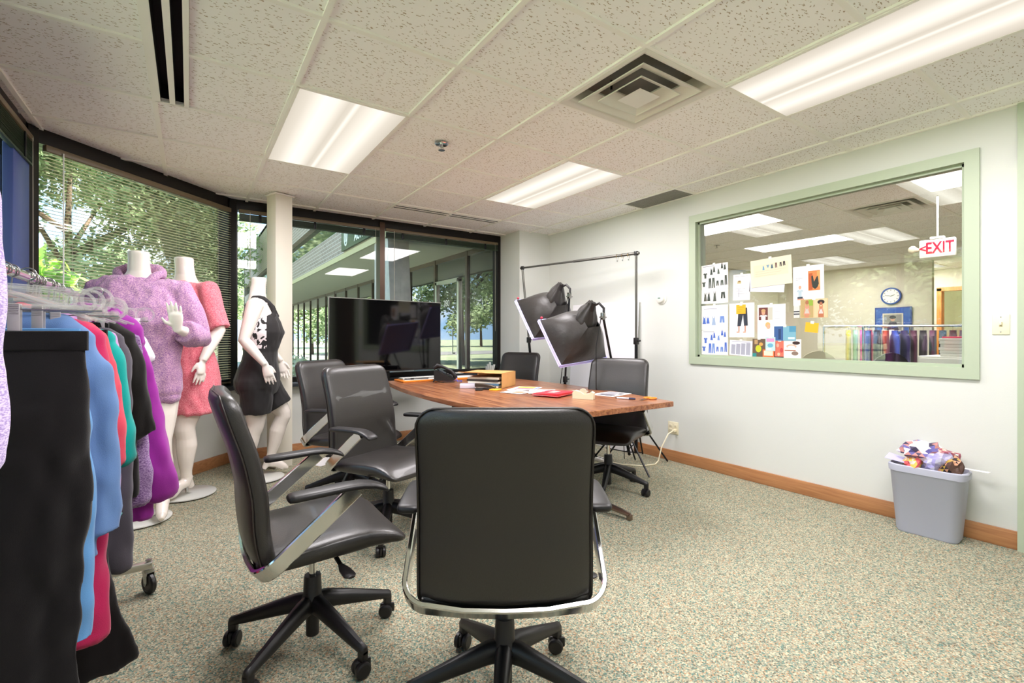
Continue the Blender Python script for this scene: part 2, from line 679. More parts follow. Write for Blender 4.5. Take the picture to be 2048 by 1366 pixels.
# sage door casing at the edge of the view and its door
dr = thing('door_1', 'sage green door frame beside the light switch', 'door', (XR, 0.09, 0))
dr['kind'] = 'structure'
b = MB().box(-.025, .14, .43, .51, 0, 2.16).box(-.025, .14, -.51, -.43, 0, 2.16).box(-.025, .14, -.43, .43, 2.08, 2.16)
b.box(-.02, .0, .50, .512, 2.16, 2.3)
b.build('door_frame', M_GREEN, dr)
MB().rbox(.04, .085, -.43, .43, .01, 2.08, .004).build('door_leaf', wood('door_dark', '#2e211a', '#4a3628', scale=(10, 10, 1)), dr)
struct('trim_1', MB().box(XR - .03, XR, .555, .602, 0, ZC).build('trim_1', M_GREEN), 'sage green casing running up to the ceiling')


# ------------------------------------------------------------------ ceiling
def clip(poly, test):
    """keep the part of poly where test(p) >= 0 (test linear)"""
    out = []
    for k in range(len(poly)):
        a, c = poly[k], poly[(k + 1) % len(poly)]
        ta, tc = test(a), test(c)
        if ta >= 0:
            out.append(a)
        if (ta >= 0) != (tc >= 0):
            s = ta / (ta - tc)
            out.append((a[0] + (c[0] - a[0]) * s, a[1] + (c[1] - a[1]) * s))
    return out


def clip_room(poly):
    for k in range(len(ROOM)):
        a, c = ROOM[k], ROOM[(k + 1) % len(ROOM)]
        poly = clip(poly, lambda p: (c[0] - a[0]) * (p[1] - a[1]) - (c[1] - a[1]) * (p[0] - a[0])) if poly else []
    return poly


ceil = MB().prism([(XL - .15, YB - .1), (XR, YB - .1), (XR, YF + .15), (CX1, YF + .15), (XL - .15, CY0 + .1)], ZC + .30, ZC + .34)
ceil = struct('ceiling', ceil.build('ceiling', M_WHITE_M, smooth=0), 'suspended ceiling of fissured white tiles')
FULL = MB().box(.011, TS - .011, .011, TS - .011, 0, .014).mesh('ceiling_tile', M_TILE, 0)


def gx(i):
    return GX + TS * i


def gy(j):
    return GY + TS * j


LIGHTS = [(0, 1, 'lit ceiling light nearest the corner blinds'), (3, 1, 'lit ceiling light above the softboxes'), (3, -3, 'lit ceiling light nearest the inside window, partly out of view'), (0, -3, 'unseen ceiling light added overhead to brighten the room')]  # the last fixture is never in view, added for more room light
taken = {(2, -1)}
for i, j, _ in LIGHTS:
    taken |= {(i, j), (i, j + 1)}
for i in range(-3, 6):
    for j in range(-6, 6):
        if (i, j) in taken:
            continue
        x0, x1, y0, y1 = gx(i), gx(i + 1), gy(j), gy(j + 1)
        if i == -1 and j in (0, 1):
            x0 = -.010
        if j == 4 and i in (2, 3):
            y0 += .150
        if i == 5 and j == 1:
            continue
        q = clip_room([(x0 + .011, y0 + .011), (x1 - .011, y0 + .011), (x1 - .011, y1 - .011), (x0 + .011, y1 - .011)])
        if len(q) < 3:
            continue
        if len(q) == 4 and abs((x1 - x0) - TS) < 1e-6 and abs((y1 - y0) - TS) < 1e-6 and abs(q[0][0] - x0 - .011) < 1e-4 and abs(q[2][0] - x1 + .011) < 1e-4 and abs(q[2][1] - y1 + .011) < 1e-4:
            put('ceiling_tile', FULL, ceil, (x0, y0, ZC + .010))
        else:
            MB().prism(q, ZC + .010, ZC + .024).build('ceiling_tile', M_TILE, ceil, smooth=0)
# grid bars
for i in range(-2, 6):
    x = gx(i)
    y1 = YF if x > CX1 else YF - (CX1 - x)
    MB().box(x - .012, x + .012, YB, y1, ZC - .001, ZC + .02).build('grid_bar', M_TBAR, ceil, smooth=0)
for j in range(-5, 6):
    y = gy(j)
    if y > YF - .02:
        continue
    x0 = XL if y < CY0 else XL + (y - CY0)
    if j == 1:
        MB().box(x0, gx(-1), y - .012, y + .012, ZC - .0005, ZC + .02).build('grid_bar', M_TBAR, ceil, smooth=0)
        x0 = 0.0
    MB().box(x0, XR, y - .012, y + .012, ZC - .0005, ZC + .02).build('grid_bar', M_TBAR, ceil, smooth=0)
# wall angle
MB().box(XR - .02, XR, YB, YF, ZC - .001, ZC + .01).build('wall_angle', M_TBAR, ceil, smooth=0)


LENS = MB().box(-.288, .288, -.593, .593, -.002, .004).mesh('lens', M_LENS, 0)
LFR = MB()
for s in (-1, 1):
    LFR.box(s * .305, s * .286, -.61, .61, -.004, .02)
    LFR.box(-.305, .305, s * .61, s * .591, -.004, .02)
LFR.box(-.3, .3, -.605, .605, .05, .06)
LFR = LFR.mesh('light_frame', M_TBAR, 0)


def light(cx, cy, label, rotz=0.0, group='fluorescent ceiling lights', z=ZC, watts=TUBES):
    t = thing('ceiling_light', label, 'ceiling light', (cx, cy, z), rotz, group)
    put('light_frame', LFR, t)
    put('lens', LENS, t)
    ld = bpy.data.lights.new('tube_light', 'AREA')
    ld.shape = 'RECTANGLE'
    ld.size, ld.size_y = .57, 1.18
    ld.energy = watts
    ld.color = (1.0, .955, .975)
    put('tube_light', ld, t, (0, 0, -.012))
    return t


for i, j, lab in LIGHTS:
    light(gx(i) + TS / 2, gy(j) + TS, lab)

# square air diffuser: nested sloping frames
t = thing('air_diffuser', 'square white ceiling air diffuser with nested frames', 'air vent', (gx(2) + TS / 2, gy(-1) + TS / 2, ZC))
h = TS / 2


def sq_ring(a0, z0, a1, z1, th=.004, M=None):
    """sloping square frame from half size a0 (height z0) to a1 (height z1), with rounded-off thickness"""
    def ring(a, z):
        return [(-a, -a, z), (a, -a, z), (a, a, z), (-a, a, z)]
    return MB().loft([ring(a0, z0), ring(a1, z1), ring(a1, z1 + th), ring(a0, z0 + th)], caps=False, loop=True)


def sq_ring_multi(prof):
    def ring(a, z):
        return [(-a, -a, z), (a, -a, z), (a, a, z), (-a, a, z)]
    return MB().loft([ring(a, z) for a, z in prof], caps=False, loop=True)


sq_ring_multi([(.30, -.003), (.285, -.006), (.262, .004), (.245, .03), (.238, .10), (.25, .10), (.30, .01)]).build('outer_frame', M_WHITE_M, t, smooth=50)
MB().box(-.25, .25, -.25, .25, .09, .10).build('plenum', mat('plenum_grey', '#77736a', rough=.7), t)
for k, (a0, a1) in enumerate(((.225, .150), (.150, .085))):
    sq_ring_multi([(a0, -.012 - .004 * k), (a0 - .003, -.008 - .004 * k), (a1, .028), (a1, .036), (a1 + .012, .030), (a0, -.006 - .004 * k)]).build('louver', M_WHITE_M, t, smooth=20)
MB().loft([[(-.078, -.078, -.02), (.078, -.078, -.02), (.078, .078, -.02), (-.078, .078, -.02)],
           [(-.02, -.02, -.004), (.02, -.02, -.004), (.02, .02, -.004), (-.02, .02, -.004)]], caps=True).build('centre_cap', M_WHITE_M, t, smooth=0)
for s in (-1, 1):
    MB().tube([(s * .10, .10, .04), (s * .10, .10, .095)], .006, 6).build('spring_hanger', M_BLACKM, t)


# slot diffusers
def slot(name, label, x0, x1, y0, y1, along):
    t = thing(name, label, 'air vent', ((x0 + x1) / 2, (y0 + y1) / 2, ZC), 0, 'linear slot diffusers')
    w, l = (x1 - x0) / 2, (y1 - y0) / 2
    if along == 'x':
        w, l = l, w
    M = Matrix.Rotation(PI / 2, 4, 'Z') if along == 'x' else None
    b = MB()
    for a0, a1 in ((-w, -w * .70), (-w * .17, w * .17), (w * .70, w)):
        b.box(a0, a1, -l, l, -.003, .002, M=M)
    for s in (-1, 1):
        b.box(-w, w, s * l, s * (l - .006), -.003, .002, M=M)
    b.build('slot_frame', M_TBAR, t, smooth=0)
    MB().box(-w, w, -l, l, .10, .11, M=M).build('plenum', M_DARKF, t, smooth=0)
    for s in (-1, 1):
        MB().box(s * w * .17, s * w * .19, -l, l, .002, .10, M=M).box(s * w * .70, s * w * .68, -l, l, .002, .10, M=M).box(s * w * .17, s * w * .70, l - .008, l - .006, .002, .10, M=M).box(s * w * .17, s * w * .70, -l + .006, -l + .008, .002, .10, M=M).build('slot_lining', M_DARKF, t, smooth=0)


slot('slot_diffuser', 'long twin black slot vent over the clothes rail', gx(-1) + .004, 0.0, gy(0), gy(2), 'y')
slot('slot_diffuser', 'narrow twin black slot vent near the far window', gx(2), gx(4), gy(4) + .012, gy(4) + .160, 'x')

# perforated return panel at the long wall
t = thing('return_grille', 'grey perforated return grille at the wall edge of the ceiling', 'air vent', (gx(5), gy(1), ZC))
w = XR - gx(5)
MB().box(.012, w, .012, TS - .012, .004, .016).build('perforated_panel', mat('perforated_grey', '#8f8d86', rough=.6, bump=(600, .8), vary=(500, .35)), t, smooth=0)
b = MB()
for k in range(9):
    b.box(.012 + k * (w - .012) / 9, .014 + k * (w - .012) / 9, .012, TS - .012, .001, .004)
b.build('grille_rib', mat('grille_rib_grey', '#a8a69d', rough=.5), t, smooth=0)

# sprinkler
t = thing('sprinkler_head', 'small chrome sprinkler head on the ceiling', 'sprinkler', (1.395, 2.89, ZC))
MB().lathe([(.012, .004), (.045, .002), (.046, -.002), (.040, -.006), (.016, -.002)], 24).build('escutcheon', M_CHROME, t)
MB().lathe([(.009, 0), (.009, -.022), (.004, -.024), (.004, -.038), (.022, -.040), (.022, -.043)], 16).build('sprinkler_body', M_CHROME, t)
b = MB()
for s in (-1, 1):
    b.tube([(s * .010, 0, -.012), (s * .012, 0, -.028), (s * .004, 0, -.040)], .002, 6)
b.build('yoke', M_CHROME, t)


# ------------------------------------------------------------------ windows to the outside
def window(n, A, B, label, bays, z0=SILL, z1=ZC, top=.085, sillin=.10):
    ang = math.atan2(B[1] - A[1], B[0] - A[0])
    Lw = math.hypot(B[0] - A[0], B[1] - A[1])
    t = thing('window_%d' % n, label, 'window', (A[0], A[1], 0), ang)
    t['kind'] = 'structure'
    fr = .05
    b = MB()
    b.box(0, Lw, -.01, .10, z1 - top, z1 + .25)
    b.box(0, Lw, 0, .10, z0, z0 + .055)
    b.box(0, fr, -.012, .10, z0, z1)
    b.box(Lw - fr, Lw, -.012, .10, z0, z1)
    b.build('window_frame', M_BRONZE, t, smooth=0)
    xs = [fr] + [Lw * q for q in bays] + [Lw - fr]
    for q in bays:
        MB().box(Lw * q - .028, Lw * q + .028, -.03, .10, z0, z1 - .02).build('mullion', mat('bronze_mullion', '#4a3526', rough=.35, metal=.4), t, smooth=0)
    for k in range(len(xs) - 1):
        MB().box(xs[k], xs[k + 1], .045, .051, z0 + .05, z1 - top).build('pane', M_GLASS, t, smooth=0)
    MB().rbox(0, Lw, -sillin, .02, z0 - .035, z0 + .006, .006).build('sill', mat('sill_slate', '#33373f', rough=.35), t)
    return t, Lw


W1, L1 = window(1, (XL, YB), (CX0, CY0), 'dark framed window beside the clothes rail', [.38, .72])
W2, L2 = window(2, (CX0, CY0), (CX1, CY1), 'dark framed window across the cut corner', [])
W3, L3 = window(3, (CX1, CY1), (3.345, YF), 'dark framed two-bay far window', [(1.775 - CX1) / (3.345 - CX1)])
# corner mullions
struct('trim_2', MB().box(-.035, .035, -.03, .12, SILL, ZC).build('trim_2', M_BRONZE, loc=(CX0 + .01, CY0, 0), rot=(0, 0, PI / 3), smooth=0), 'dark corner mullion beside the clothes rail')
struct('trim_3', MB().box(-.030, .030, -.03, .12, SILL, ZC).build('trim_3', M_BRONZE, loc=(CX1, CY1 - .01, 0), rot=(0, 0, PI / 8), smooth=0), 'dark corner mullion behind the mannequin in black')


# ------------------------------------------------------------------ blinds
def slat_mesh(w):
    rings = []
    for x in (0, w):
        rings.append([(x, yy, .0022 * (1 - (yy / .0125) ** 2)) for yy in (-.0125, -.006, 0, .006, .0125)] + [(x, yy, .0022 * (1 - (yy / .0125) ** 2) - .0007) for yy in (.0125, .006, 0, -.006, -.0125)])
    return MB().loft(rings).mesh('slat', M_BLIND, 60)


bl = thing('venetian_blind', 'lowered cream venetian blind in the cut corner window', 'blind', (CX0, CY0, 0), PI / 4)
x0, x1 = .07, L2 - .06
MB().rbox(x0, x1, -.055, -.02, ZC - .135, ZC - .095, .004).build('head_rail', M_RAIL, bl)
sm = slat_mesh(x1 - x0)
zz = ZC - .15
k = 0
while zz > SILL + .06:
    put('slat', sm, bl, (x0, -.038, zz), (math.radians(6), 0, 0))
    zz -= .0215
MB().rbox(x0, x1, -.05, -.026, SILL + .03, SILL + .045, .004).build('bottom_rail', M_RAIL, bl)
for q in (.10, .37, .63, .90):
    xx = x0 + q * (x1 - x0)
    b = MB()
    for dy in (-.0135, .0135):
        b.tube([(xx, -.038 + dy, ZC - .13), (xx, -.038 + dy, SILL + .04)], .0009, 4)
    b.build('ladder_cord', M_CORD, bl)
MB().tube([(x0 + .09, -.062, ZC - .12), (x0 + .085, -.068, 1.30)], .004, 6).build('tilt_wand', M_WHITEP, bl)


def raised_blind(parent_rot, loc, x0, x1, label, n=18, pitch=.0030):
    t = thing('venetian_blind', label, 'blind', loc, parent_rot)
    MB().rbox(x0, x1, -.05, -.015, ZC - .118, ZC - .085, .004).build('head_rail', M_RAIL, t)
    b = MB()
    for k in range(n):
        z = ZC - .126 - pitch * k
        dx = random.uniform(-.003, .003)
        b.box(x0 + dx + .004, x1 + dx - .004, -.046 + random.uniform(-.002, .002), -.020, z - .0012, z)
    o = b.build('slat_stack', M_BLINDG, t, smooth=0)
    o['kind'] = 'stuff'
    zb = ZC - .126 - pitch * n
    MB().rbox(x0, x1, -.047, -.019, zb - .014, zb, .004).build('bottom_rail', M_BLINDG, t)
    for q in (.13, .5, .87):
        xx = x0 + q * (x1 - x0)
        MB().rbox(xx - .012, xx + .012, -.054, -.046, zb - .01, ZC - .12, .003).build('ladder_tape', M_BLACKM, t)
    MB().tube([(x0 + .09, -.058, ZC - .11), (x0 + .09, -.060, 1.05)], .0025, 6).build('tilt_wand', M_CORD, t)
    MB().tube([(x1 - .05, -.055, ZC - .11), (x1 - .05, -.057, 1.25)], .0015, 5).build('pull_cord', M_CORD, t)


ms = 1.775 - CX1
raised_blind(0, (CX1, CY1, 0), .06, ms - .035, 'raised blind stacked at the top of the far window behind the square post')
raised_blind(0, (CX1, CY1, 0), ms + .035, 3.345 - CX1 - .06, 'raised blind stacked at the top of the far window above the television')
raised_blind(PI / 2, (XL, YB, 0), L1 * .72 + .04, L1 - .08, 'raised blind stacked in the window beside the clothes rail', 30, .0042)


# ------------------------------------------------------------------ inside window in the long wall
t = thing('window_4', 'wide sage framed inside window with papers taped on', 'window', (XR, 0, 0))
t['kind'] = 'structure'
fw = .066
b = MB()
for y0, y1, z0, z1 in ((WY0, WY1, WZ0, WZ0 + fw), (WY0, WY1, WZ1 - fw, WZ1), (WY0, WY0 + fw, WZ0 + fw, WZ1 - fw), (WY1 - fw, WY1, WZ0 + fw, WZ1 - fw)):
    b.box(-.018, 0.14, y0, y1, z0, z1)
b.build('window_frame', M_GREEN, t, smooth=0)
b = MB()
e = WY0 + fw
f = WY1 - fw
g_ = WZ0 + fw
h_ = WZ1 - fw
for y0, y1, z0, z1 in ((e, f, g_, g_ + .018), (e, f, h_ - .018, h_), (e, e + .018, g_, h_), (f - .018, f, g_, h_)):
    b.box(.022, .045, y0, y1, z0, z1)
b.build('glazing_stop', mat('sage_stop', '#aebba2', rough=.5), t, smooth=0)
MB().box(.050, .056, e, f, g_, h_).build('pane', M_GLASS_IN, t, smooth=0)

# ------------------------------------------------------------------ outside: lawn, wing of the building, trees
M_GRASS = mat('lawn_grass', '#a0a888', rough=.95, spec=.1, vary=(.8, .25), bump=(60, .6))
M_CONC = mat('concrete', '#b9b4a8', rough=.85, vary=(2, .08))
M_ASPH = mat('asphalt', '#8d8a86', rough=.9, vary=(3, .08))
M_SOFF = mat('soffit', '#cfc9b0', rough=.7)
struct('lawn', MB().box(-90, 90, -60, 140, -.5, -.16).build('lawn', M_GRASS, smooth=0), 'mown green lawn outside the windows')
struct('path', MB().box(-.2, 3.7, YF + .3, 26, -.4, -.12).build('path', M_CONC, smooth=0), 'pale concrete path along the brick wing')
struct('road', MB().box(-80, 60, 30, 36, -.4, -.13).build('road', M_ASPH, smooth=0), 'grey road beyond the lawn')
struct('road', MB().box(-24, -17, -40, 30, -.4, -.135).build('road', M_ASPH, smooth=0), 'grey drive crossing the lawn')

XW = 2.25
wg = thing('brick_wing', 'pale brick wing of the building seen through the far window', 'building', (0, 0, 0))
b = MB()
b.box(XW, XW + .3, YF + .3, 27, 2.62, 3.10)
b.box(XW, XW + .3, YF + .3, 27, 3.58, 5.1)
b.box(XW, 14, 26.7, 27, 2.6, 5.1)
b.build('brick_band', M_BRICK, wg, smooth=0)
MB().box(XW + .12, XW + .14, YF + .3, 27, 3.10, 3.58).build('ribbon_window', mat('ribbon_glass', '#2c3a30', rough=.05, spec=.9), wg, smooth=0)
MB().box(XW, 4.2, YF + .3, 27, 2.56, 2.62).build('soffit', M_SOFF, wg, smooth=0)
MB().box(XW - .02, XW + .02, YF + .3, 27, 2.54, 2.63).build('drip_edge', mat('drip_edge_tan', '#b7b08f', rough=.6), wg, smooth=0)
b = MB()
b.loft([[(XW, 6.05, -.2), (XW + .3, 6.05, -.2), (XW + .3, 6.9, -.2), (XW, 6.9, -.2)], [(XW, 6.35, 2.6), (XW + .3, 6.35, 2.6), (XW + .3, 6.9, 2.6), (XW, 6.9, 2.6)]])
b.build('battered_pier', mat('grey_render', '#b4b2b0', rough=.85, vary=(12, .1)), wg, smooth=0)
# recessed storefront
SX = 3.72
yy = YF + .35
k = 0
while yy < 25:
    MB().box(SX, SX + .012, yy + .03, yy + 1.17, -.1, 2.5).build('pane', M_STORE, wg, smooth=0)
    MB().box(SX - .03, SX + .06, yy - .03, yy + .03, -.16, 2.56).build('mullion', mat('storefront_bronze', '#54463a', rough=.4, metal=.3), wg, smooth=0)
    yy += 1.2
    k += 1
MB().box(SX - .02, SX + .05, YF + .3, 27, 2.48, 2.56).build('transom', MATS['storefront_bronze'], wg, smooth=0)
MB().box(SX + 3, SX + 3.1, YF + .3, 27, -.1, 2.6).build('lobby_wall', M_WALL2, wg, smooth=0)
MB().box(SX, SX + 3.1, YF + .3, 27, -.16, -.1).build('lobby_floor', M_CONC, wg, smooth=0)
# entrance door in the storefront
MB().box(SX - .035, SX + .03, 7.0, 7.06, -.1, 2.15).box(SX - .035, SX + .03, 7.85, 7.91, -.1, 2.15).box(SX - .035, SX + .03, 7.0, 7.91, 2.1, 2.16).build('door_frame', M_ALU, wg, smooth=0)
MB().tube([(SX - .035, 7.12, .9), (SX - .08, 7.12, .9), (SX - .08, 7.12, 1.3), (SX - .035, 7.12, 1.3)], .012, 8).build('door_pull', M_ALU, wg)


def text_mesh(s, size, m, ext=.002, align='CENTER', bold=0.0):
    c = bpy.data.curves.new('lettering', 'FONT')
    c.body = s
    c.size = size
    c.extrude = ext
    c.offset = bold
    c.align_x = align
    c.align_y = 'CENTER'
    c.resolution_u = 3
    o = bpy.data.objects.new('tmp', c)
    COL.objects.link(o)
    dg = bpy.context.evaluated_depsgraph_get()
    dg.update()
    me = bpy.data.meshes.new_from_object(o.evaluated_get(dg))
    bpy.data.objects.remove(o)
    me.materials.clear()
    me.materials.append(m)
    return me


FACE_MX = Matrix(((0, 0, -1), (-1, 0, 0), (0, 1, 0))).to_euler()      # lettering upright, read by someone looking along +X
put('lettering', text_mesh('280', .16, M_WHITEP), wg, (SX - .008, 7.5, 1.75), FACE_MX)
sg = thing('sign_board', 'dark green sign with white lettering on the brick band', 'sign', (XW - .03, 7.4, 2.98))
MB().rbox(-.02, .03, -1.15, 1.15, -.32, .42, .006).build('sign_panel', mat('sign_green', '#3c4f45', rough=.35), sg)
put('lettering', text_mesh('ACTIVE', .21, M_WHITEP, bold=.004), sg, (-.024, .0, -.20), FACE_MX)
b = MB()
for a in range(16):
    t0 = 2 * PI * a / 16
    t1 = 2 * PI * (a + 1) / 16
    for r0, r1 in (((.11, .17), (.085, .14)),):
        p = [(-.024, .86 + r0[0] * math.cos(t0), -.10 + r0[1] * math.sin(t0)), (-.024, .86 + r0[0] * math.cos(t1), -.10 + r0[1] * math.sin(t1)),
             (-.024, .86 + r1[0] * math.cos(t1), -.10 + r1[1] * math.sin(t1)), (-.024, .86 + r1[0] * math.cos(t0), -.10 + r1[1] * math.sin(t0))]
        b.add(p + [(q[0] + .004, q[1], q[2]) for q in p], [(0, 1, 2, 3), (4, 5, 6, 7), (0, 1, 5, 4), (2, 3, 7, 6)])
for dy in (-.04, 0, .04):
    b.box(-.024, -.02, .86 + dy - .01, .86 + dy + .01, -.20, .0)
b.build('emblem', M_WHITEP, sg, smooth=0)

# navy cladding of the outer column beside the left window
struct('column', MB().rbox(XL - .01, XL + .035, 3.64, 3.95, SILL + .006, 2.24, .006).build('column', M_NAVY), 'navy clad post in the window beside the clothes rail')
# unseen slab over both rooms, added to keep the sun out
struct('roof', MB().box(XL - .4, X2 + 3.4, YB - 2.2, YF + .3, ZC + .75, ZC + .95).box(XL - .4, XL - .15, YB - 1, CY0, ZC + .2, ZC + .8).build('roof', M_CONC, smooth=0), 'unseen roof slab added to block the sun')
struct('roof', MB().box(XW, 14, YF + .3, 27, 5.0, 5.12).build('roof', M_CONC, smooth=0), 'flat roof of the brick wing')


def leaf_mat(name, c1, c2):
    m, n, l, b = node_mat(name)
    g = n.new('ShaderNodeNewGeometry')
    r = n.new('ShaderNodeValToRGB')
    r.color_ramp.elements[0].color = (*lin(c1), 1)
    r.color_ramp.elements[1].color = (*lin(c2), 1)
    l.new(g.outputs['Random Per Island'], r.inputs[0])
    l.new(r.outputs[0], b.inputs['Base Color'])
    b.inputs['Roughness'].default_value = .55
    tr = n.new('ShaderNodeBsdfTranslucent')
    l.new(r.outputs[0], tr.inputs[0])
    mx = n.new('ShaderNodeMixShader')
    mx.inputs[0].default_value = .35
    l.new(b.outputs[0], mx.inputs[1])
    l.new(tr.outputs[0], mx.inputs[2])
    l.new(mx.outputs[0], n['Material Output'].inputs['Surface'])
    return m


M_LEAF1 = leaf_mat('leaf_dark', '#74885c', '#adbd90')
M_LEAF2 = leaf_mat('leaf_bright', '#7fae3a', '#c6e87a')
M_LEAF3 = leaf_mat('leaf_pale', '#a9b08a', '#eaf0d0')
M_BARK = mat('bark', '#5a4a3c', rough=.95, bump=(20, .8))


def foliage(blobs, n, leaf, rnd):
    vs, fs = [], []
    tot = sum(bl[3] ** 2 for bl in blobs)
    for cx, cy, cz, r in blobs:
        for _ in range(int(n * r * r / tot)):
            d = Vector((rnd.gauss(0, 1), rnd.gauss(0, 1), rnd.gauss(0, 1))).normalized()
            p = Vector((cx, cy, cz)) + d * r * (rnd.random() ** .35) * Vector((1, 1, .8)).length / 1.62
            u = Vector((rnd.gauss(0, 1), rnd.gauss(0, 1), rnd.gauss(0, .6))).normalized()
            w = u.cross(d + Vector((.1, .2, .3))).normalized()
            s = leaf * rnd.uniform(.6, 1.3)
            o = len(vs)
            vs += [p - u * s, p + w * s * .45, p + u * s, p - w * s * .45]
            fs.append((o, o + 1, o + 2, o + 3))
    me = bpy.data.meshes.new('foliage')
    me.from_pydata(vs, [], fs)
    me.update()
    return me


def tree(label, x, y, h, spread, n=5200, leaf=.17, m=None, seed=1, group='trees outside the windows'):
    rnd = random.Random(seed)
    t = thing('tree', label, 'tree', (x, y, -.16), 0, group)
    b = MB()
    b.tube([(0, 0, -.1), (.05, .02, h * .25), (-.05, .05, h * .5), (.05, 0, h * .8)], [.03 * h ** .8, .022 * h ** .8, .014 * h ** .8, .01], 9)
    for k in range(6):
        a = 2 * PI * k / 6 + rnd.random()
        z0 = h * rnd.uniform(.28, .5)
        b.tube([(0, 0, z0), (spread * .4 * math.cos(a), spread * .4 * math.sin(a), z0 + h * .15), (spread * .8 * math.cos(a), spread * .8 * math.sin(a), z0 + h * .28)], [.009 * h, .005 * h, .002 * h], 6)
    b.build('trunk', M_BARK, t)
    bl = []
    for k in range(24):
        a = rnd.random() * 2 * PI
        rr = spread * math.sqrt(rnd.random()) * .85
        bl.append((rr * math.cos(a), rr * math.sin(a), h * rnd.uniform(.26, .95), spread * rnd.uniform(.24, .42)))
    me = foliage(bl, n, leaf, rnd)
    me.materials.append(m or M_LEAF1)
    o = put('foliage', me, t)
    o['kind'] = 'stuff'


tree('tall broad tree filling the middle of the corner window', -3.0, 19.5, 9.6, 4.6, 60000, .10, M_LEAF1, 3)
tree('leafy tree at the clothes-rail end of the corner window', -11.0, 18.5, 11.0, 4.6, 45000, .11, M_LEAF1, 4)
tree('smaller tree beside the gap of sky in the corner window', .2, 36.0, 7.5, 3.4, 7000, .16, M_LEAF1, 5)
tree('broad tree out on the lawn, mirrored in the entrance glass', -15.0, 7.0, 8.0, 4.0, 10000, .16, M_LEAF1, 8)
tree('tall tree out on the lawn, mirrored in the inside window', -13.0, -3.0, 9.0, 4.6, 10000, .16, M_LEAF1, 9)
tree('spreading tree on the side lawn opposite the long wall', -13.5, -14.0, 9.0, 4.8, 7000, .2, M_LEAF1, 12)
ordn = ['first', 'second', 'third', 'fourth', 'fifth', 'sixth', 'seventh', 'eighth', 'ninth', 'tenth', 'eleventh', 'twelfth', 'thirteenth']
FAR = [(-30, 52), (-22, 50), (-14, 53), (-6, 51), (2, 54), (10, 52), (-38, 44), (-40, 34), (-42, 24), (-41, 14), (-43, 4), (-41, -7), (-40, -18)]
for k, (x, y) in enumerate(FAR):
    tree('far tree in the row behind the lawn, %s along from the road end' % ordn[k], x, y, 8.0 + (k * 37 % 5) * .6, 3.9, 4500, .26, M_LEAF1, 40 + k)


def bush(label, x, y, h, r, n, leaf, m, seed):
    rnd = random.Random(seed)
    t = thing('shrub', label, 'shrub', (x, y, -.16))
    b = MB()
    for k in range(7):
        a = 2 * PI * k / 7
        b.tube([(.03 * math.cos(a), .03 * math.sin(a), -.05), (r * .35 * math.cos(a), r * .35 * math.sin(a), h * .5), (r * .6 * math.cos(a), r * .6 * math.sin(a), h * .85)], [.018, .012, .005], 5)
    b.build('stem', M_BARK, t)
    bl = [(r * .6 * rnd.uniform(-1, 1), r * .6 * rnd.uniform(-1, 1), h * rnd.uniform(.25, .85), r * rnd.uniform(.35, .55)) for _ in range(10)]
    me = foliage(bl, n, leaf, rnd)
    me.materials.append(m)
    o = put('foliage', me, t)
    o['kind'] = 'stuff'


bush('bright green broad-leaved shrub outside the corner window', -1.05, 6.35, 2.2, .62, 900, .085, M_LEAF2, 21)
bush('pale flowering shrub outside the far window', 1.0, 7.6, 1.05, .55, 1500, .05, M_LEAF3, 22)
bush('green shrub below the corner window behind the pink dress', -.1, 7.6, 1.1, .5, 1400, .07, M_LEAF1, 23)

# ------------------------------------------------------------------ office chairs
def sup(hw, ht, n=24, e=4.0):
    pts = []
    for k in range(n):
        a = 2 * PI * k / n
        c, s = math.cos(a), math.sin(a)
        pts.append((math.copysign(abs(c) ** (2 / e), c) * hw, math.copysign(abs(s) ** (2 / e), s) * ht))
    return pts


def lerp_tab(tab, x):
    for k in range(len(tab) - 1):
        a, b_ = tab[k], tab[k + 1]
        if x <= b_[0]:
            s = (x - a[0]) / (b_[0] - a[0])
            s = max(0, min(1, s))
            return a[1] + (b_[1] - a[1]) * s
    return tab[-1][1]


def smooth_tab(tab, x):
    w = .03
    return (lerp_tab(tab, x - w) + lerp_tab(tab, x - w / 2) + lerp_tab(tab, x) * 2 + lerp_tab(tab, x + w / 2) + lerp_tab(tab, x + w)) / 6


BK_Y = [(.38, -.180), (.45, -.208), (.55, -.222), (.65, -.225), (.78, -.250), (.90, -.290), (1.0, -.318)]
BZ0, BZ1, BW = .405, .985, .252


def back_hw(z):
    r = .055
    w = BW - .012 * (z - BZ0) / (BZ1 - BZ0)
    if z > BZ1 - r:
        q = (z - (BZ1 - r)) / r
        return w - r + r * math.sqrt(max(0, 1 - q * q))
    r = .035
    if z < BZ0 + r:
        q = (BZ0 + r - z) / r
        return w - r + r * math.sqrt(max(0, 1 - q * q))
    return w


def back_ring(z, hw, ht, e=4.5):
    cy = smooth_tab(BK_Y, z)
    return [(x, cy + y + .022 * (x / BW) ** 2, z) for x, y in sup(hw, ht, 32, e)]


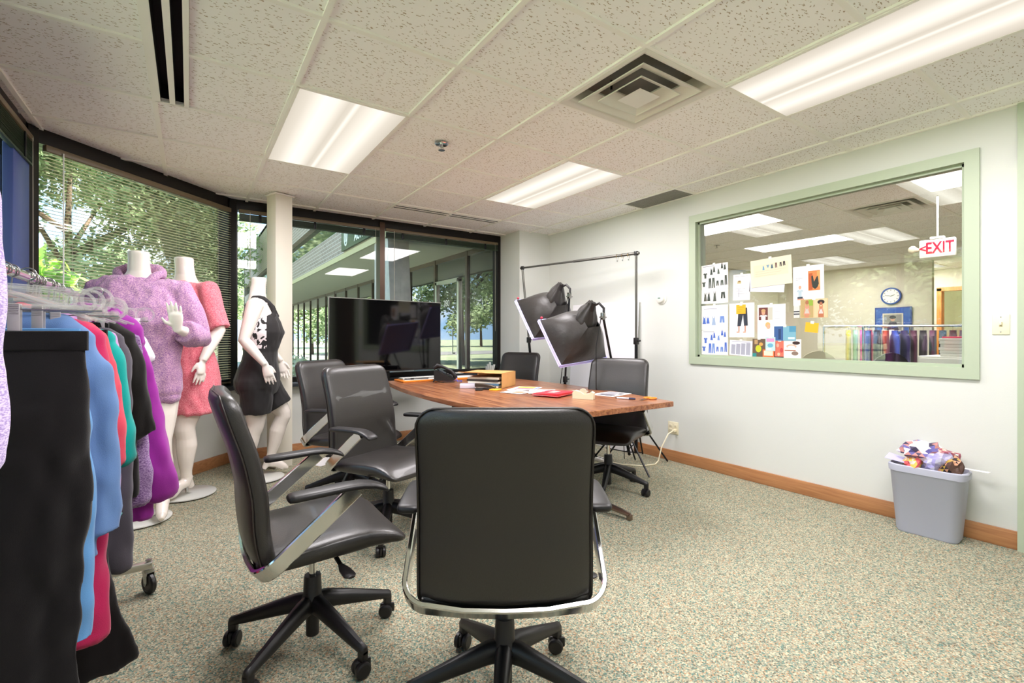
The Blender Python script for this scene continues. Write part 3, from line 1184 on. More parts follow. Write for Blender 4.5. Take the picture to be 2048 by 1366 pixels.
def chair_meshes():
    M = {}
    zs = [BZ0 + .0005, BZ0 + .004, BZ0 + .012, BZ0 + .024, BZ0 + .036] + [BZ0 + .036 + (BZ1 - .056 - BZ0 - .036) * k / 14 for k in range(1, 15)] + [BZ1 - .042, BZ1 - .026, BZ1 - .012, BZ1 - .004, BZ1 - .0005]
    rings = []
    for z in zs:
        ed = min(z - BZ0, BZ1 - z)
        ht = .036 * (min(1, .45 + .55 * math.sqrt(min(1, ed / .03))))
        rings.append(back_ring(z, back_hw(z), ht))
    M['backrest'] = MB().loft(rings).mesh('backrest', M_LEATHER, 60)
    # welt along the edge of the rear shell
    path = []
    for z in zs:
        path.append((-back_hw(z) * .985, smooth_tab(BK_Y, z) - .026 + .022, z))
    path += [(x, smooth_tab(BK_Y, BZ1) - .014 + .022 * (x / BW) ** 2, BZ1) for x in (-.14, 0, .14)]
    for z in reversed(zs):
        path.append((back_hw(z) * .985, smooth_tab(BK_Y, z) - .026 + .022, z))
    M['welt'] = MB().tube(path, .0032, 6).mesh('welt', M_LEATHER_E, 60)
    # seat
    SZ = [(-.23, .452), (-.1, .456), (.05, .470), (.15, .472), (.23, .452), (.29, .418)]
    ST = [(-.23, .036), (.1, .046), (.2, .038), (.29, .020)]
    rings = []
    ys = [-.215, -.210, -.198, -.17] + [-.17 + .4 * k / 10 for k in range(1, 11)] + [.25, .268, .280, .286, .289]
    for y in ys:
        ed = min(y + .217, .291 - y)
        q = min(1, ed / .04)
        hw = .252 - .04 * (1 - math.sqrt(max(0, 1 - (1 - q) ** 2)))
        ht = smooth_tab(ST, y) * (.35 + .65 * math.sqrt(q))
        cz = smooth_tab(SZ, y) - smooth_tab(ST, y)
        rings.append([(x, y, cz + z + .010 * (x / .25) ** 2) for x, z in sup(hw, ht, 32, 4)])
    M['seat'] = MB().loft(rings).mesh('seat', M_LEATHER, 60)
    # chrome arm frame: one ribbon from arm to arm, passing under the backrest
    P0 = Vector((0, .085, .645))
    P1 = Vector((0, -.214, .404))
    s = (P1 - P0)
    Ls = s.length
    s.normalize()
    nrm = Vector((0, -s.z, s.y))
    xo = .292
    r = .075
    pts = [(-xo, 0)] + [(-xo, (Ls - r) * k / 6) for k in range(1, 7)]
    pts += [(-xo + r - r * math.cos(a), Ls - r + r * math.sin(a)) for a in [PI / 2 * k / 8 for k in range(1, 9)]]
    pts += [(-.12, Ls + .012), (0, Ls + .016)]
    full = pts + [(-x, q) for x, q in reversed(pts[:-1])]
    rings = []
    for k, (x, q) in enumerate(full):
        a = full[max(0, k - 1)]
        c = full[min(len(full) - 1, k + 1)]
        t = Vector((c[0] - a[0], c[1] - a[1])).normalized()
        n2 = Vector((-t.y, t.x))
        c3 = P0 + s * q + Vector((x, 0, 0))
        side = Vector((n2.x, 0, 0)) + s * n2.y
        hwid = .027 if abs(x) > .2 else .020
        rings.append([c3 + nrm * u * hwid + side * w_ * .008 for u, w_ in ((-1, -.6), (-.85, -1), (.85, -1), (1, -.6), (1, .6), (.85, 1), (-.85, 1), (-1, .6))])
    M['arm_frame'] = MB().loft(rings).mesh('arm_frame', M_CHROME, 35)
    # arm pad
    rings = []
    for y, z, hw, ht in ((-.135, .652, .020, .006), (-.13, .652, .030, .011), (-.115, .653, .036, .013), (-.05, .656, .038, .013), (.05, .660, .038, .012), (.10, .659, .038, .012), (.14, .652, .038, .011), (.17, .641, .037, .010), (.185, .633, .034, .009), (.19, .630, .026, .005)):
        rings.append([(x, y, z + zz) for x, zz in sup(hw, ht, 16, 3)])
    M['armrest'] = MB().loft(rings).mesh('armrest', M_BLACKP, 50)
    b = MB().rbox(-.09, .09, -.13, .10, .368, .405, .012).rbox(-.16, .16, -.10, .06, .392, .408, .006)
    b.tube([(.0, .06, .375), (.0, .13, .375)], .028, 12)
    M['mechanism'] = b.mesh('mechanism', M_BLACKP)
    b = MB().tube([(.07, .04, .378), (.17, .045, .374), (.22, .05, .362)], [.010, .009, .008], 8, flat=.7)
    b.tube([(.215, .05, .363), (.25, .055, .357), (.30, .06, .355), (.315, .062, .355)], [.009, .020, .022, .012], 10, flat=.35)
    M['lever'] = b.mesh('lever', M_BLACKP)
    M['gas_cylinder'] = MB().lathe([(.014, .24), (.014, .39)], 16).mesh('gas_cylinder', M_CHROME)
    M['hub'] = MB().lathe([(.018, .035), (.024, .04), (.024, .13), (.045, .135), (.045, .178), (.034, .195), (.031, .262), (.029, .268), (.018, .269)], 24).mesh('hub', M_BLACKP)
    rings = []
    for rr, z, hw, hh in ((.025, .160, .030, .030), (.06, .157, .028, .030), (.14, .136, .024, .025), (.24, .108, .019, .018), (.29, .094, .016, .014), (.312, .089, .015, .013), (.318, .087, .010, .009)):
        rings.append([(x, rr, z + zz + (.006 if zz > 0 and abs(x) < hw * .5 else 0)) for x, zz in sup(hw, hh, 14, 3.2)])
    b = MB().loft(rings)
    b.rbox(-.013, .013, .288, .318, .054, .09, .004)
    M['leg'] = b.mesh('leg', M_BLACKP, 45)
    b = MB().rbox(-.006, .006, -.03, .03, .018, .056, .006)
    b.tube([(-.022, -.006, .028), (.022, -.006, .028)], .007, 10)
    b.tube([(-.022, -.004, .050), (.022, -.004, .050)], .010, 10, flat=.6)
    M['caster'] = b.mesh('caster', M_BLACKP)
    b = MB()
    b.lathe([(.006, -.010), (.022, -.010), (.0275, -.006), (.028, .0), (.0275, .006), (.022, .010), (.006, .010)], 20, M=Matrix.Rotation(PI / 2, 4, 'Y'))
    M['wheel'] = b.mesh('wheel', M_BLACKP, 35)
    return M


CHM = chair_meshes()


def chair(label, x, y, face, base=0.0, group='black leather conference chairs', swivels=None):
    t = thing('office_chair', label, 'chair', (x, y, 0), fac(face), group)
    up = (0, 0, .015)
    bk = put('backrest', CHM['backrest'], t, up)
    put('welt', CHM['welt'], bk)
    put('seat', CHM['seat'], t, up)
    fr = put('arm_frame', CHM['arm_frame'], t, up)
    fr['label'] = 'polished chrome arm frame'
    for s in (-1, 1):
        put('armrest', CHM['armrest'], t, (s * .292, 0, .015))
    put('mechanism', CHM['mechanism'], t, up)
    put('lever', CHM['lever'], t, up)
    put('gas_cylinder', CHM['gas_cylinder'], t)
    put('hub', CHM['hub'], t)
    rnd = random.Random(label)
    for k in range(5):
        a = math.radians(base + 72 * k)
        put('leg', CHM['leg'], t, None, (0, 0, a))
        c = put('caster', CHM['caster'], t, (-.303 * math.sin(a), .303 * math.cos(a), 0), (0, 0, a + rnd.uniform(-1.6, 1.6)))
        for s in (-1, 1):
            put('wheel', CHM['wheel'], c, (s * .0165, -.006, .028))
    return t


chair('black leather office chair with its back to the viewer at the table end', .858, 1.305, 33, 31)
chair('black leather office chair seen from the side, beside the clothes rail', .395, 1.955, 90, 75)
chair('black leather office chair turned from the table, in front of another one', .99, 2.78, 155, 20)
chair('black leather office chair partly hidden behind another, near the mannequin in black', 1.0, 3.60, 146, 5)
chair('black leather office chair at the far side of the table beside the softboxes', 2.84, 4.27, 246, 0)
chair('black leather office chair at the long wall side of the table', 2.70, 2.64, 244, 12)

# ------------------------------------------------------------------ conference table
TX, TY, TZ = 2.19, 3.345, .74
TL = 1.27


def hw_t(q):
    return .705 - .145 * q * q


def table_outline(inset):
    n = 22
    right = [(hw_t(-1 + 2 * k / n) - inset, (-1 + 2 * k / n) * (TL - inset)) for k in range(n + 1)]
    left = [(-x, y) for x, y in reversed(right)]
    return right + left


tb = thing('conference_table', 'boat-shaped walnut conference table with a splayed metal base', 'table', (TX, TY, 0))
rings = []
for ins, z in ((.012, TZ - .038), (0, TZ - .034), (0, TZ - .003), (.003, TZ)):
    rings.append([(x, y, z) for x, y in table_outline(ins)])
MB().loft(rings).build('tabletop', M_WALNUT, tb, smooth=30)
M_FOOT = mat('bronze_foot', '#8d7a6e', rough=.25, metal=.9)
for sy in (-1, 1):
    b = MB().rbox(-.09, .09, -.05, .05, .05, TZ - .038, .01, M=Matrix.Translation((0, sy * .74, 0)))
    b.build('pedestal', M_BLACKM, tb)
    MB().rbox(-.30, .30, -.04, .04, TZ - .06, TZ - .038, .005, M=Matrix.Translation((0, sy * .74, 0))).build('top_bracket', M_BLACKM, tb)
    for sx in (-1, 1):
        pts = []
        a = Vector((sx * .02, sy * .74, 0))
        c = Vector((sx * .16, sy * 1.235, 0))
        for k in range(9):
            q = k / 8
            p = a.lerp(c, q)
            pts.append((p.x, p.y, .085 - .05 * q * q + .0))
        bb = MB().tube(pts, [.030] * 7 + [.027, .020], 10, flat=.6)
        e = pts[-1]
        bb.rbox(e[0] - .016, e[0] + .016, e[1] - .016, e[1] + .016, 0, e[2] + .005, .006)
        bb.build('foot', M_FOOT, tb)
MB().rbox(-.035, .035, -.70, .70, .30, .36, .008).build('stretcher', M_BLACKM, tb)

# ------------------------------------------------------------------ television on its own stand
tv = thing('television', 'large flat black television behind the table end', 'television', (1.68, 4.70, 0), math.radians(7.5))
MB().rbox(-.615, .615, -.012, .020, .828, 1.552, .006).build('bezel', M_BLACKP, tv)
MB().box(-.606, .606, -.0135, -.0115, .842, 1.545).build('screen', M_SCREEN, tv, smooth=0)
MB().box(-.616, .616, -.014, -.010, 1.549, 1.5535).box(-.617, -.613, -.014, -.010, .828, 1.5535).build('silver_edge', M_ALU, tv, smooth=0)
MB().rbox(-.40, .40, .015, .055, .88, 1.30, .02).build('rear_housing', M_BLACKP, tv)
MB().rbox(-.04, .04, .05, .10, .02, 1.25, .01).build('stand_post', M_BLACKM, tv)
MB().rbox(-.32, .32, -.02, .28, 0, .02, .008).build('stand_base', M_BLACKM, tv)
MB().tube([(-.1, .08, .9), (-.12, .14, .5), (-.05, .12, .1), (.1, .2, .01)], .004, 6).build('power_cord', M_BLACKP, tv)

# ------------------------------------------------------------------ things on the table
def M_at(x, y, z, a=0.0):
    return Matrix.Translation((x, y, z)) @ Matrix.Rotation(a, 4, 'Z')


def flat_print(name, label, cat, w, d, loc, rot, m, prints=(), group=None, th=.0012, curl=0.0):
    """a sheet lying flat (local xy) with coloured print patches on it"""
    t = thing(name, label, cat, loc, rot, group)
    n = 8
    rings = []
    for k in range(n + 1):
        x = -w / 2 + w * k / n
        z = curl * (2 * k / n - 1) ** 2
        rings.append([(x, -d / 2, z), (x, d / 2, z), (x, d / 2, z + th), (x, -d / 2, z + th)])
    MB().loft(rings).build('sheet', m, t, smooth=30)
    if prints:
        byc = {}
        for poly, c in prints:
            byc.setdefault(c, []).append(poly)
        b = MB()
        ms = []
        for k, (c, ps) in enumerate(byc.items()):
            ms.append(mat('ink_' + c.lstrip('#'), c, rough=.6))
            for p in ps:
                zz = th + .0004 + .0002 * k
                b.add([(x * w, y * d, zz + curl * (2 * x) ** 2) for x, y in p], [tuple(range(len(p)))], k)
        b.build('print', ms, t, smooth=0)
    return t


def rect(x0, x1, y0, y1):
    return [(x0, y0), (x1, y0), (x1, y1), (x0, y1)]


tT = TZ + .0008
# orange board at the far end
t = thing('drawing_board', 'flat orange board at the television end of the table', 'board', (2.13, 4.48, tT))
MB().rbox(-.43, .43, -.125, .125, 0, .016, .003).build('panel', mat('orange_board', '#ee8a2c', rough=.45), t)
MB().box(-.40, .40, -.10, .10, .016, .0175).build('paper_facing', M_PAPER, t, smooth=0)
# silver laptop-like slab and dark bar in front of the screen
t = thing('keyboard', 'slim silver keyboard below the television', 'keyboard', (1.92, 4.50, tT + .0175), .05)
MB().rbox(-.20, .20, -.055, .055, 0, .014, .004).build('keyboard_body', M_ALU, t)
b = MB()
for r_ in range(4):
    for k in range(13):
        b.rbox(-.19 + k * .0293, -.19 + k * .0293 + .025, -.046 + r_ * .0235, -.046 + r_ * .0235 + .019, .014, .0175, .002, 1)
o = b.build('keys', M_WHITEP, t)
o['kind'] = 'stuff'
t = tag(MB().tube([(-.12, 0, .008), (.12, 0, .008)], .007, 8, flat=.8).rbox(-.06, -.03, -.012, .012, 0, .016, .003).build('cable_bar', M_BLACKP, loc=(1.86, 4.415, tT + .0175), rot=(0, 0, -.1)), 'black bar with a clip in front of the keyboard', 'bar')

# telephone
ph = thing('telephone', 'black desk telephone with handset on its cradle', 'telephone', (2.07, 4.20, tT), fac(304))
b = MB()
b.prism([(.10, .018), (-.085, .018), (-.10, .03), (.075, .118), (.10, .112)], -.085, .085, axis='x')
b.build('phone_body', M_BLACKP, ph, rot=(0, 0, 0))
MB().rbox(-.05, .05, -.035, .035, 0, .004, .002, M=Matrix.Translation((.03, .035, .0985)) @ Matrix.Rotation(.467, 4, 'X')).build('display', mat('phone_lcd', '#39404a', rough=.2), ph)
MB().tube([(-.06, -.105, .040), (-.06, -.100, .066), (-.06, -.06, .112), (-.06, .01, .148), (-.06, .07, .165), (-.06, .105, .135)], [.018, .023, .014, .014, .023, .020], 12, flat=.8).build('handset', M_BLACKP, ph)
b = MB()
for k in range(12):
    xx, yy = k % 3, k // 3
    b.rbox(.005 + xx * .022, .020 + xx * .022, -.008, .008, 0, .006, .002, 1, M=Matrix.Translation((0, -.080 + yy * .021, .040 + yy * .0106)) @ Matrix.Rotation(.467, 4, 'X'))
o = b.build('keypad', mat('phone_key', '#3c3c40', rough=.5), ph)
o['kind'] = 'stuff'
for s in (-1, 1):
    MB().tube([(s * .06, .07, .06), (s * .065, .11, .006)], .007, 8).build('foot', M_BLACKP, ph)
MB().tube([(-.06, -.105, .06), (-.10, -.13, .01), (-.02, -.16, .004), (.09, -.15, .004), (.13, -.08, .004), (.12, .05, .004)], .003, 6).build('cord', mat('cord_blue', '#4a63c8', rough=.5), ph)
MB().tube([(-.07, .09, .03), (-.16, .10, .04), (-.17, .03, .015), (-.12, .0, .003)], .0025, 6).build('line_cord', M_BLACKP, ph)

# carton lying open with papers in it
cb = thing('carton', 'open brown carton lying on its side with papers in it', 'box', (2.22, 3.63, tT), math.radians(-55))
b = MB()
w, d, h = .19, .165, .13
b.box(-w, w, -d, d, 0, .004).box(-w, w, -d, d, h - .004, h).box(-w, w, d - .004, d, 0, h).box(w - .004, w, -d, d, 0, h)
b.build('carton_body', M_CARD, cb, smooth=0)
b = MB().add([(-w, -d, h), (w * .2, -d, h), (w * .2, -d - .07, h + .01), (-w, -d - .07, h + .01), (-w, -d, h - .004), (w * .2, -d, h - .004), (w * .2, -d - .07, h + .006), (-w, -d - .07, h + .006)],
             [(0, 1, 2, 3), (4, 7, 6, 5), (0, 3, 7, 4), (2, 1, 5, 6), (3, 2, 6, 7), (1, 0, 4, 5)])
b.build('flap', M_CARD, cb, smooth=0)
for k, c in enumerate(('#e9e1cf', '#5b86a8', '#efe9da', '#3a3430', '#d6cbb4')):
    tag(MB().box(-.13, .16, -.155, .10, 0, .016).build('booklet', mat('booklet_' + c[1:], c, rough=.6), loc=(2.205 - .004 * (k % 2), 3.625, tT + .0055 + k * .0175), rot=(0, 0, math.radians(-55 + 2 * (k % 3)))),
        ('cream', 'blue', 'ivory', 'black', 'beige')[k] + ' booklet lying inside the open carton', 'booklet', 'booklets in the carton')

tag(MB().rbox(-.07, .07, -.045, .045, 0, .038, .004).build('note_block', mat('note_block', '#dcd9e8', rough=.7), loc=(1.99, 3.60, tT), rot=(0, 0, -.55)), 'lavender white block of note paper beside the stapler', 'note pad')
st = thing('stapler', 'black stapler lying beside the paper block', 'stapler', (2.05, 3.42, tT), math.radians(-48))
MB().rbox(-.085, .085, -.018, .018, 0, .010, .004).build('stapler_base', M_BLACKP, st)
MB().loft([[(x, y, z) for y, z in ((-.017, z0), (.017, z0), (.017, z1), (.008, z1 + .006), (-.008, z1 + .006), (-.017, z1))] for x, z0, z1 in ((-.085, .022, .046), (-.02, .020, .044), (.06, .016, .034), (.092, .013, .022))]).build('stapler_arm', mat('stapler_brown', '#3a3128', rough=.35), st)
MB().box(-.08, .085, -.008, .008, .011, .015).build('staple_rail', M_STEEL, st, smooth=0)
tag(MB().rbox(-.038, .038, -.038, .038, 0, .010, .001).build('sticky_pad', M_STICKY, loc=(2.09, 3.32, tT), rot=(0, 0, .5)), 'orange-yellow sticky note pad beside the stapler', 'note pad')
tag(MB().rbox(-.03, .03, -.014, .014, 0, .014, .003).build('eraser', M_BLACKP, loc=(1.965, 3.375, tT), rot=(0, 0, -.5)), 'small black block in front of the paper block', 'eraser')

flat_print('magazine_page', 'colourful printed page beside the carton', 'paper', .30, .22, (2.36, 3.28, tT), .6, M_PAPER, [(rect(-.4, .1, -.4, .3), '#e8798a'), (rect(.12, .45, -.3, .4), '#f0b65a'), (rect(-.3, .4, -.48, -.36), '#6f86c9')])
flat_print('printed_sheet', 'white printed sheet with a lilac band, nearest the stapler', 'paper', .28, .20, (2.20, 3.12, tT + .0022), .35, M_PAPER, [(rect(-.45, .45, .25, .42), '#b7b3d4'), (rect(-.4, .0, -.4, .1), '#d98d6f'), (rect(.1, .4, -.35, .05), '#7c6b66')])
flat_print('printed_sheet', 'white printed sheet partly under the red folder', 'paper', .28, .21, (2.33, 3.00, tT + .0044), .9, M_PAPER, [(rect(-.4, .4, .1, .4), '#eac3a8'), (rect(-.3, .3, -.3, -.1), '#e2a0b2')])
fd = thing('folder', 'bright red card folder on the table', 'folder', (2.29, 2.80, tT + .007), math.radians(22))
MB().rbox(-.15, .15, -.11, .11, 0, .003, .001).build('back_cover', M_RED, fd)
MB().box(-.145, .14, -.105, .105, .003, .008).build('papers', M_PAPER, fd, smooth=0)
MB().add([(-.15, -.11, .008), (.15, -.11, .008), (.15, .11, .010), (-.15, .11, .010), (-.15, -.11, .022), (.15, -.11, .016), (.15, .11, .011), (-.15, .11, .0125)],
         [(0, 3, 2, 1), (4, 5, 6, 7), (0, 1, 5, 4), (1, 2, 6, 5), (2, 3, 7, 6), (3, 0, 4, 7)]).build('front_cover', M_RED, fd, smooth=0)
MB().box(-.06, .05, -.03, .03, .0165, .0185).build('label', mat('folder_print', '#f2a7a4', rough=.5), fd, smooth=0)
tp = thing('tape_dispenser', 'cream desktop tape dispenser beside the red folder', 'tape dispenser', (2.33, 2.52, tT), math.radians(-58))
b = MB().prism([(-.075, 0), (.075, 0), (.078, .045), (.060, .055), (.045, .040), (.01, .034), (-.02, .052), (-.06, .058), (-.075, .045)], -.026, .026, axis='y')
b.build('dispenser_body', M_IVORY, tp, smooth=20)
MB().lathe([(.012, -.009), (.026, -.009), (.026, .009), (.012, .009)], 20, M=Matrix.Translation((-.005, 0, .048)) @ Matrix.Rotation(PI / 2, 4, 'X')).build('tape_roll', mat('tape_clear', '#cfc9b4', rough=.2), tp)
MB().box(.055, .060, -.012, .012, .052, .060).build('cutter', M_STEEL, tp, smooth=0)
flat_print('photo_sheet', 'white sheet with grey photographs near the long wall side of the table', 'paper', .27, .20, (2.69, 2.60, tT), .2, M_PAPER, [(rect(-.4, -.05, -.35, .35), '#6c6a74'), (rect(.0, .4, -.1, .35), '#9a96a0'), (rect(.05, .3, -.38, -.18), '#4f4c52')])
flat_print('envelope', 'cream envelope with an orange stripe beside the tape dispenser', 'paper', .20, .12, (2.56, 2.86, tT), .3, M_CREAM, [(rect(-.4, .35, -.2, .25), '#f0b06a')])
pn = thing('marker', 'white and black marker pen lying beside the scissors', 'pen', (2.56, 2.33, tT + .0065), math.radians(-58))
MB().tube([(-.065, 0, 0), (.02, 0, 0)], .0065, 10).build('barrel', mat('marker_white', '#dfe0ee', rough=.35), pn)
MB().tube([(.02, 0, 0), (.062, 0, 0), (.066, 0, 0)], [.007, .0065, .004], 10).build('cap', mat('marker_navy', '#2c3050', rough=.35), pn)
MB().tube([(-.065, 0, 0), (-.078, 0, 0)], [.004, .002], 8).build('tip', M_BLACKP, pn)
sc_ = thing('scissors', 'orange handled scissors near the table corner', 'scissors', (2.66, 2.235, tT), math.radians(10))


def loop_tube(cx, cy, rx, ry, r):
    b = MB()
    n = 16
    b_r = []
    for k in range(n):
        a = 2 * PI * k / n
        c = Vector((cx + rx * math.cos(a), cy + ry * math.sin(a), .007))
        o_ = Vector((math.cos(a), math.sin(a), 0))
        b_r.append([c + o_ * r * math.cos(t_) + Vector((0, 0, 1)) * r * .8 * math.sin(t_) for t_ in [2 * PI * j / 8 for j in range(8)]])
    return b.loft(b_r, caps=False, loop=True)


for s in (-1, 1):
    loop_tube(.055, s * .021, .034, .018, .007).build('handle', M_ORANGE, sc_)
    MB().prism([(.02, s * .004), (-.02, s * .010), (-.09, s * .001), (-.09, -s * .001), (-.01, -s * .003)], .004 + (.002 if s > 0 else 0), .006 + (.002 if s > 0 else 0)).build('blade', M_STEEL, sc_, smooth=0)

# on the far sill
for k, (x, y, r_, lab) in enumerate(((2.93, YF - .045, .075, 'white saucer on the far window sill nearest the chair'), (2.70, YF - .05, .07, 'white saucer on the far window sill behind the telephone'))):
    t = tag(MB().lathe([(.02, 0), (r_ * .6, .002), (r_, .014), (r_, .017), (r_ * .6, .006), (.001, .005)], 24).build('saucer', M_WHITEP, loc=(x, YF - .065, SILL + .0065)), lab, 'saucer', 'saucers on the sill')
t = thing('bottle_rack', 'small clear plastic stand of upright strips on the far sill', 'stand', (3.16, YF - .055, SILL + .0065))
MB().rbox(-.05, .05, -.03, .03, 0, .01, .002).build('stand_base', M_CLEAR, t)
for k in range(5):
    MB().box(-.045 + k * .02, -.041 + k * .02, -.02, .02, .01, .09 + .02 * (k % 3), M=Matrix.Rotation(.12 * (k - 2), 4, 'Y')).build('strip', M_WHITEP, t, smooth=0)

# loose sheet on the carpet
tag(MB().box(-.14, .14, -.11, .11, 0, .002).build('paper_sheet', M_PAPER, loc=(1.06, 4.72, .0008), rot=(0, 0, .5), smooth=0), 'white sheet lying on the carpet under the far window', 'paper')


# ------------------------------------------------------------------ studio lights
def wrinkle(amp, sc_):
    return lambda co: amp * noise.noise(Vector(co) * sc_)


def softbox(label, front, hx, hz, pitch, roll, stand_xy, seed, head_top):
    """front = centre of the front opening; opens along local +Y"""
    t = thing('softbox', label, 'studio light', front)
    t.rotation_euler = (pitch, roll, math.radians(-2))
    D = .30
    bx, bz = .07, .07
    # four fabric panels, each with a slight belly
    cf = [(-hx, 0, -hz), (hx, 0, -hz), (hx, 0, hz), (-hx, 0, hz)]
    cb_ = [(-bx, -D, -bz), (bx, -D, -bz), (bx, -D, bz), (-bx, -D, bz)]
    for k in range(4):
        a, b_, c, d = Vector(cf[k]), Vector(cf[(k + 1) % 4]), Vector(cb_[(k + 1) % 4]), Vector(cb_[k])
        n = (b_ - a).cross(d - a).normalized()
        cen = (a + b_ + c + d) / 4
        if n.dot(cen - Vector((0, -D / 2, 0))) < 0:
            n = -n
        NU, NV = 10, 10
        vs, fs = [], []
        for th in (0, -.003):
            for i in range(NU + 1):
                for j in range(NV + 1):
                    u, v = i / NU, j / NV
                    p = (a.lerp(b_, u)).lerp(d.lerp(c, u), v)
                    bel = .045 * math.sin(PI * min(1, v * 1.1)) * math.sin(PI * u) ** .7
                    wr = .012 * v * v * noise.noise(Vector((p.x * 14 + seed, p.y * 10, p.z * 14)))
                    vs.append(p + n * (bel + wr + th))
        m_ = (NU + 1) * (NV + 1)
        for i in range(NU):
            for j in range(NV):
                q = i * (NV + 1) + j
                fs.append((q, q + NV + 1, q + NV + 2, q + 1))
                fs.append((m_ + q, m_ + q + 1, m_ + q + NV + 2, m_ + q + NV + 1))
        MB().add(vs, fs).build('fabric_panel', M_NYLON, t, smooth=60)
    b = MB()
    for k in range(4):
        a, c = Vector(cf[k]), Vector(cf[(k + 1) % 4])
        b.tube([a, c], .008, 6)
        b.tube([a + Vector((0, .014, 0)), c + Vector((0, .014, 0))], .009, 6, flat=1.6)
    b.build('front_lip', M_DIFF, t)
    MB().box(-hx, hx, .002, .005, -hz, hz).build('diffuser', M_DIFF, t, smooth=0)
    # crumpled rear hood gathered on the lamp holder
    bm_ = MB()
    rings = []
    for i in range(9):
        q = i / 8
        r_ = (.105 * (1 - q) + .035 * q) * (1 + .1 * math.sin(5 * q))
        cen = Vector((.0, -D + .05 - .16 * q, .03 + .07 * q))
        ring = []
        for k in range(28):
            a = 2 * PI * k / 28
            fold = 1 + .16 * math.sin(7 * a + seed) * (q ** .5) + .10 * noise.noise(Vector((math.cos(a) * 2 + seed, math.sin(a) * 2, q * 4)))
            ring.append(cen + Vector((math.cos(a) * r_ * fold, 0, math.sin(a) * r_ * fold)))
        rings.append(ring)
    bm_.loft(rings).build('rear_hood', M_NYLON, t, smooth=60)
    MB().tube([(0, -D - .02, .03), (0, -D - .13, .09)], [.026, .020], 12).build('lamp_holder', M_BLACKP, t)
    MB().tube([(0, -D - .10, .075), (0.02, -D - .16, .06), (0.03, -D - .17, .0), (0.02, -D - .13, -.06)], .011, 8).build('handle', M_BLACKP, t)
    MB().ball((-hx + .02, -.02, hz + .01), .012).build('velcro_tab', mat('tab_red', '#c2304a', rough=.6), t)
    bpy.context.view_layer.update()
    # its light stand
    R = t.rotation_euler.to_matrix()
    head = Vector(front) + R @ Vector((0.02, -D - .13, -.05))
    s = thing('light_stand', 'black tripod stand under the ' + label, 'stand', (stand_xy[0], stand_xy[1], 0))
    o = Vector((stand_xy[0], stand_xy[1], 0))
    foot = Vector((0, 0, .10))
    topp = head - o
    mid = foot.lerp(topp, .45)
    MB().tube([foot, mid], .014, 10).build('lower_pole', M_BLACKM, s)
    MB().tube([mid, topp], .010, 10).build('upper_pole', M_BLACKM, s)
    MB().rbox(-.018, .018, -.018, .018, -.03, .03, .006, M=Matrix.Translation(mid)).tube([mid, mid + Vector((.05, 0, 0))], .006, 8).build('clamp_knob', M_BLACKP, s)
    MB().rbox(-.016, .016, -.016, .016, -.03, .03, .005, M=Matrix.Translation(topp)).tube([topp + Vector((-.035, 0, -.01)), topp + Vector((.035, 0, -.01))], .007, 8).build('tilt_head', M_STEEL, s)
    hub_z = .42
    for k in range(3):
        a = 2 * PI * k / 3 + seed
        cpt = foot.lerp(topp, (hub_z - .1) / max(.2, topp.z - .1))
        MB().tube([cpt, (cpt.x + .33 * math.cos(a), cpt.y + .33 * math.sin(a), .012)], .008, 8).build('leg', M_BLACKM, s)
        MB().tube([(cpt.x * .5, cpt.y * .5, .14), (cpt.x * .4 + .19 * math.cos(a), cpt.y * .4 + .19 * math.sin(a), .17)], .005, 6).build('brace', M_BLACKM, s)
    MB().tube([topp + Vector((-.02, 0, 0)), topp + Vector((-.06, .02, -.25)), topp + Vector((-.05, .03, -.6)), (-.03, .05, .35), (.0, .06, .05)], .004, 6).build('power_cord', M_BLACKP, s)


softbox('front softbox drooping over the near chair', (2.85, 3.22, 1.16), .262, .235, math.radians(-33), math.radians(-6), (3.34, 3.0), .4, 0)
softbox('rear softbox behind the front one', (3.05, 3.87, 1.385), .262, .235, math.radians(-33), math.radians(-6), (3.04, 3.60), 1.3, 0)

# backdrop stand
M_POLE = mat('grey_pole', '#6a6863', rough=.35, metal=.7)
bs = thing('backdrop_stand', 'black metal backdrop stand with a crossbar beside the long wall', 'stand', (3.5, 3.06, 0))
O = Vector((3.5, 3.06, 0))
top_r = Vector((0, 0, 1.97))
top_l = Vector((3.19, 4.48, 1.975)) - O
bot_l = Vector((3.29, 4.32, 0)) - O
for tp_, bt, in ((top_r, Vector((0, 0, 0))), (top_l, bot_l)):
    mid = bt.lerp(tp_, .58)
    MB().tube([bt + Vector((0, 0, .08)), mid], .015, 10).build('lower_pole', M_BLACKM, bs)
    MB().tube([mid, tp_], .012, 10).build('upper_pole', M_POLE, bs)
    MB().rbox(-.02, .02, -.02, .02, -.035, .03, .006, M=Matrix.Translation(mid)).tube([mid, mid + Vector((.0, -.05, 0))], .008, 8).build('clamp_knob', M_BLACKP, bs)
    MB().rbox(-.016, .016, -.016, .016, -.02, .02, .004, M=Matrix.Translation(tp_)).build('pole_cap', M_BLACKP, bs)
    cpt = bt.lerp(tp_, .22)
    angs = (-0.7, 2.4, .5) if bt.length < .1 else (.6, 2.6, 4.4)
    for a in angs:
        rr = .29
        MB().tube([cpt, (bt.x + rr * math.cos(a), bt.y + rr * math.sin(a), .010)], .008, 8).build('leg', M_BLACKM, bs)
d = (top_r - top_l).normalized()
MB().tube([top_l - d * .03, top_l.lerp(top_r, .5)], .011, 10).build('crossbar', M_POLE, bs)
MB().tube([top_l.lerp(top_r, .5), top_r + d * .03], .014, 10).build('crossbar', M_POLE, bs)
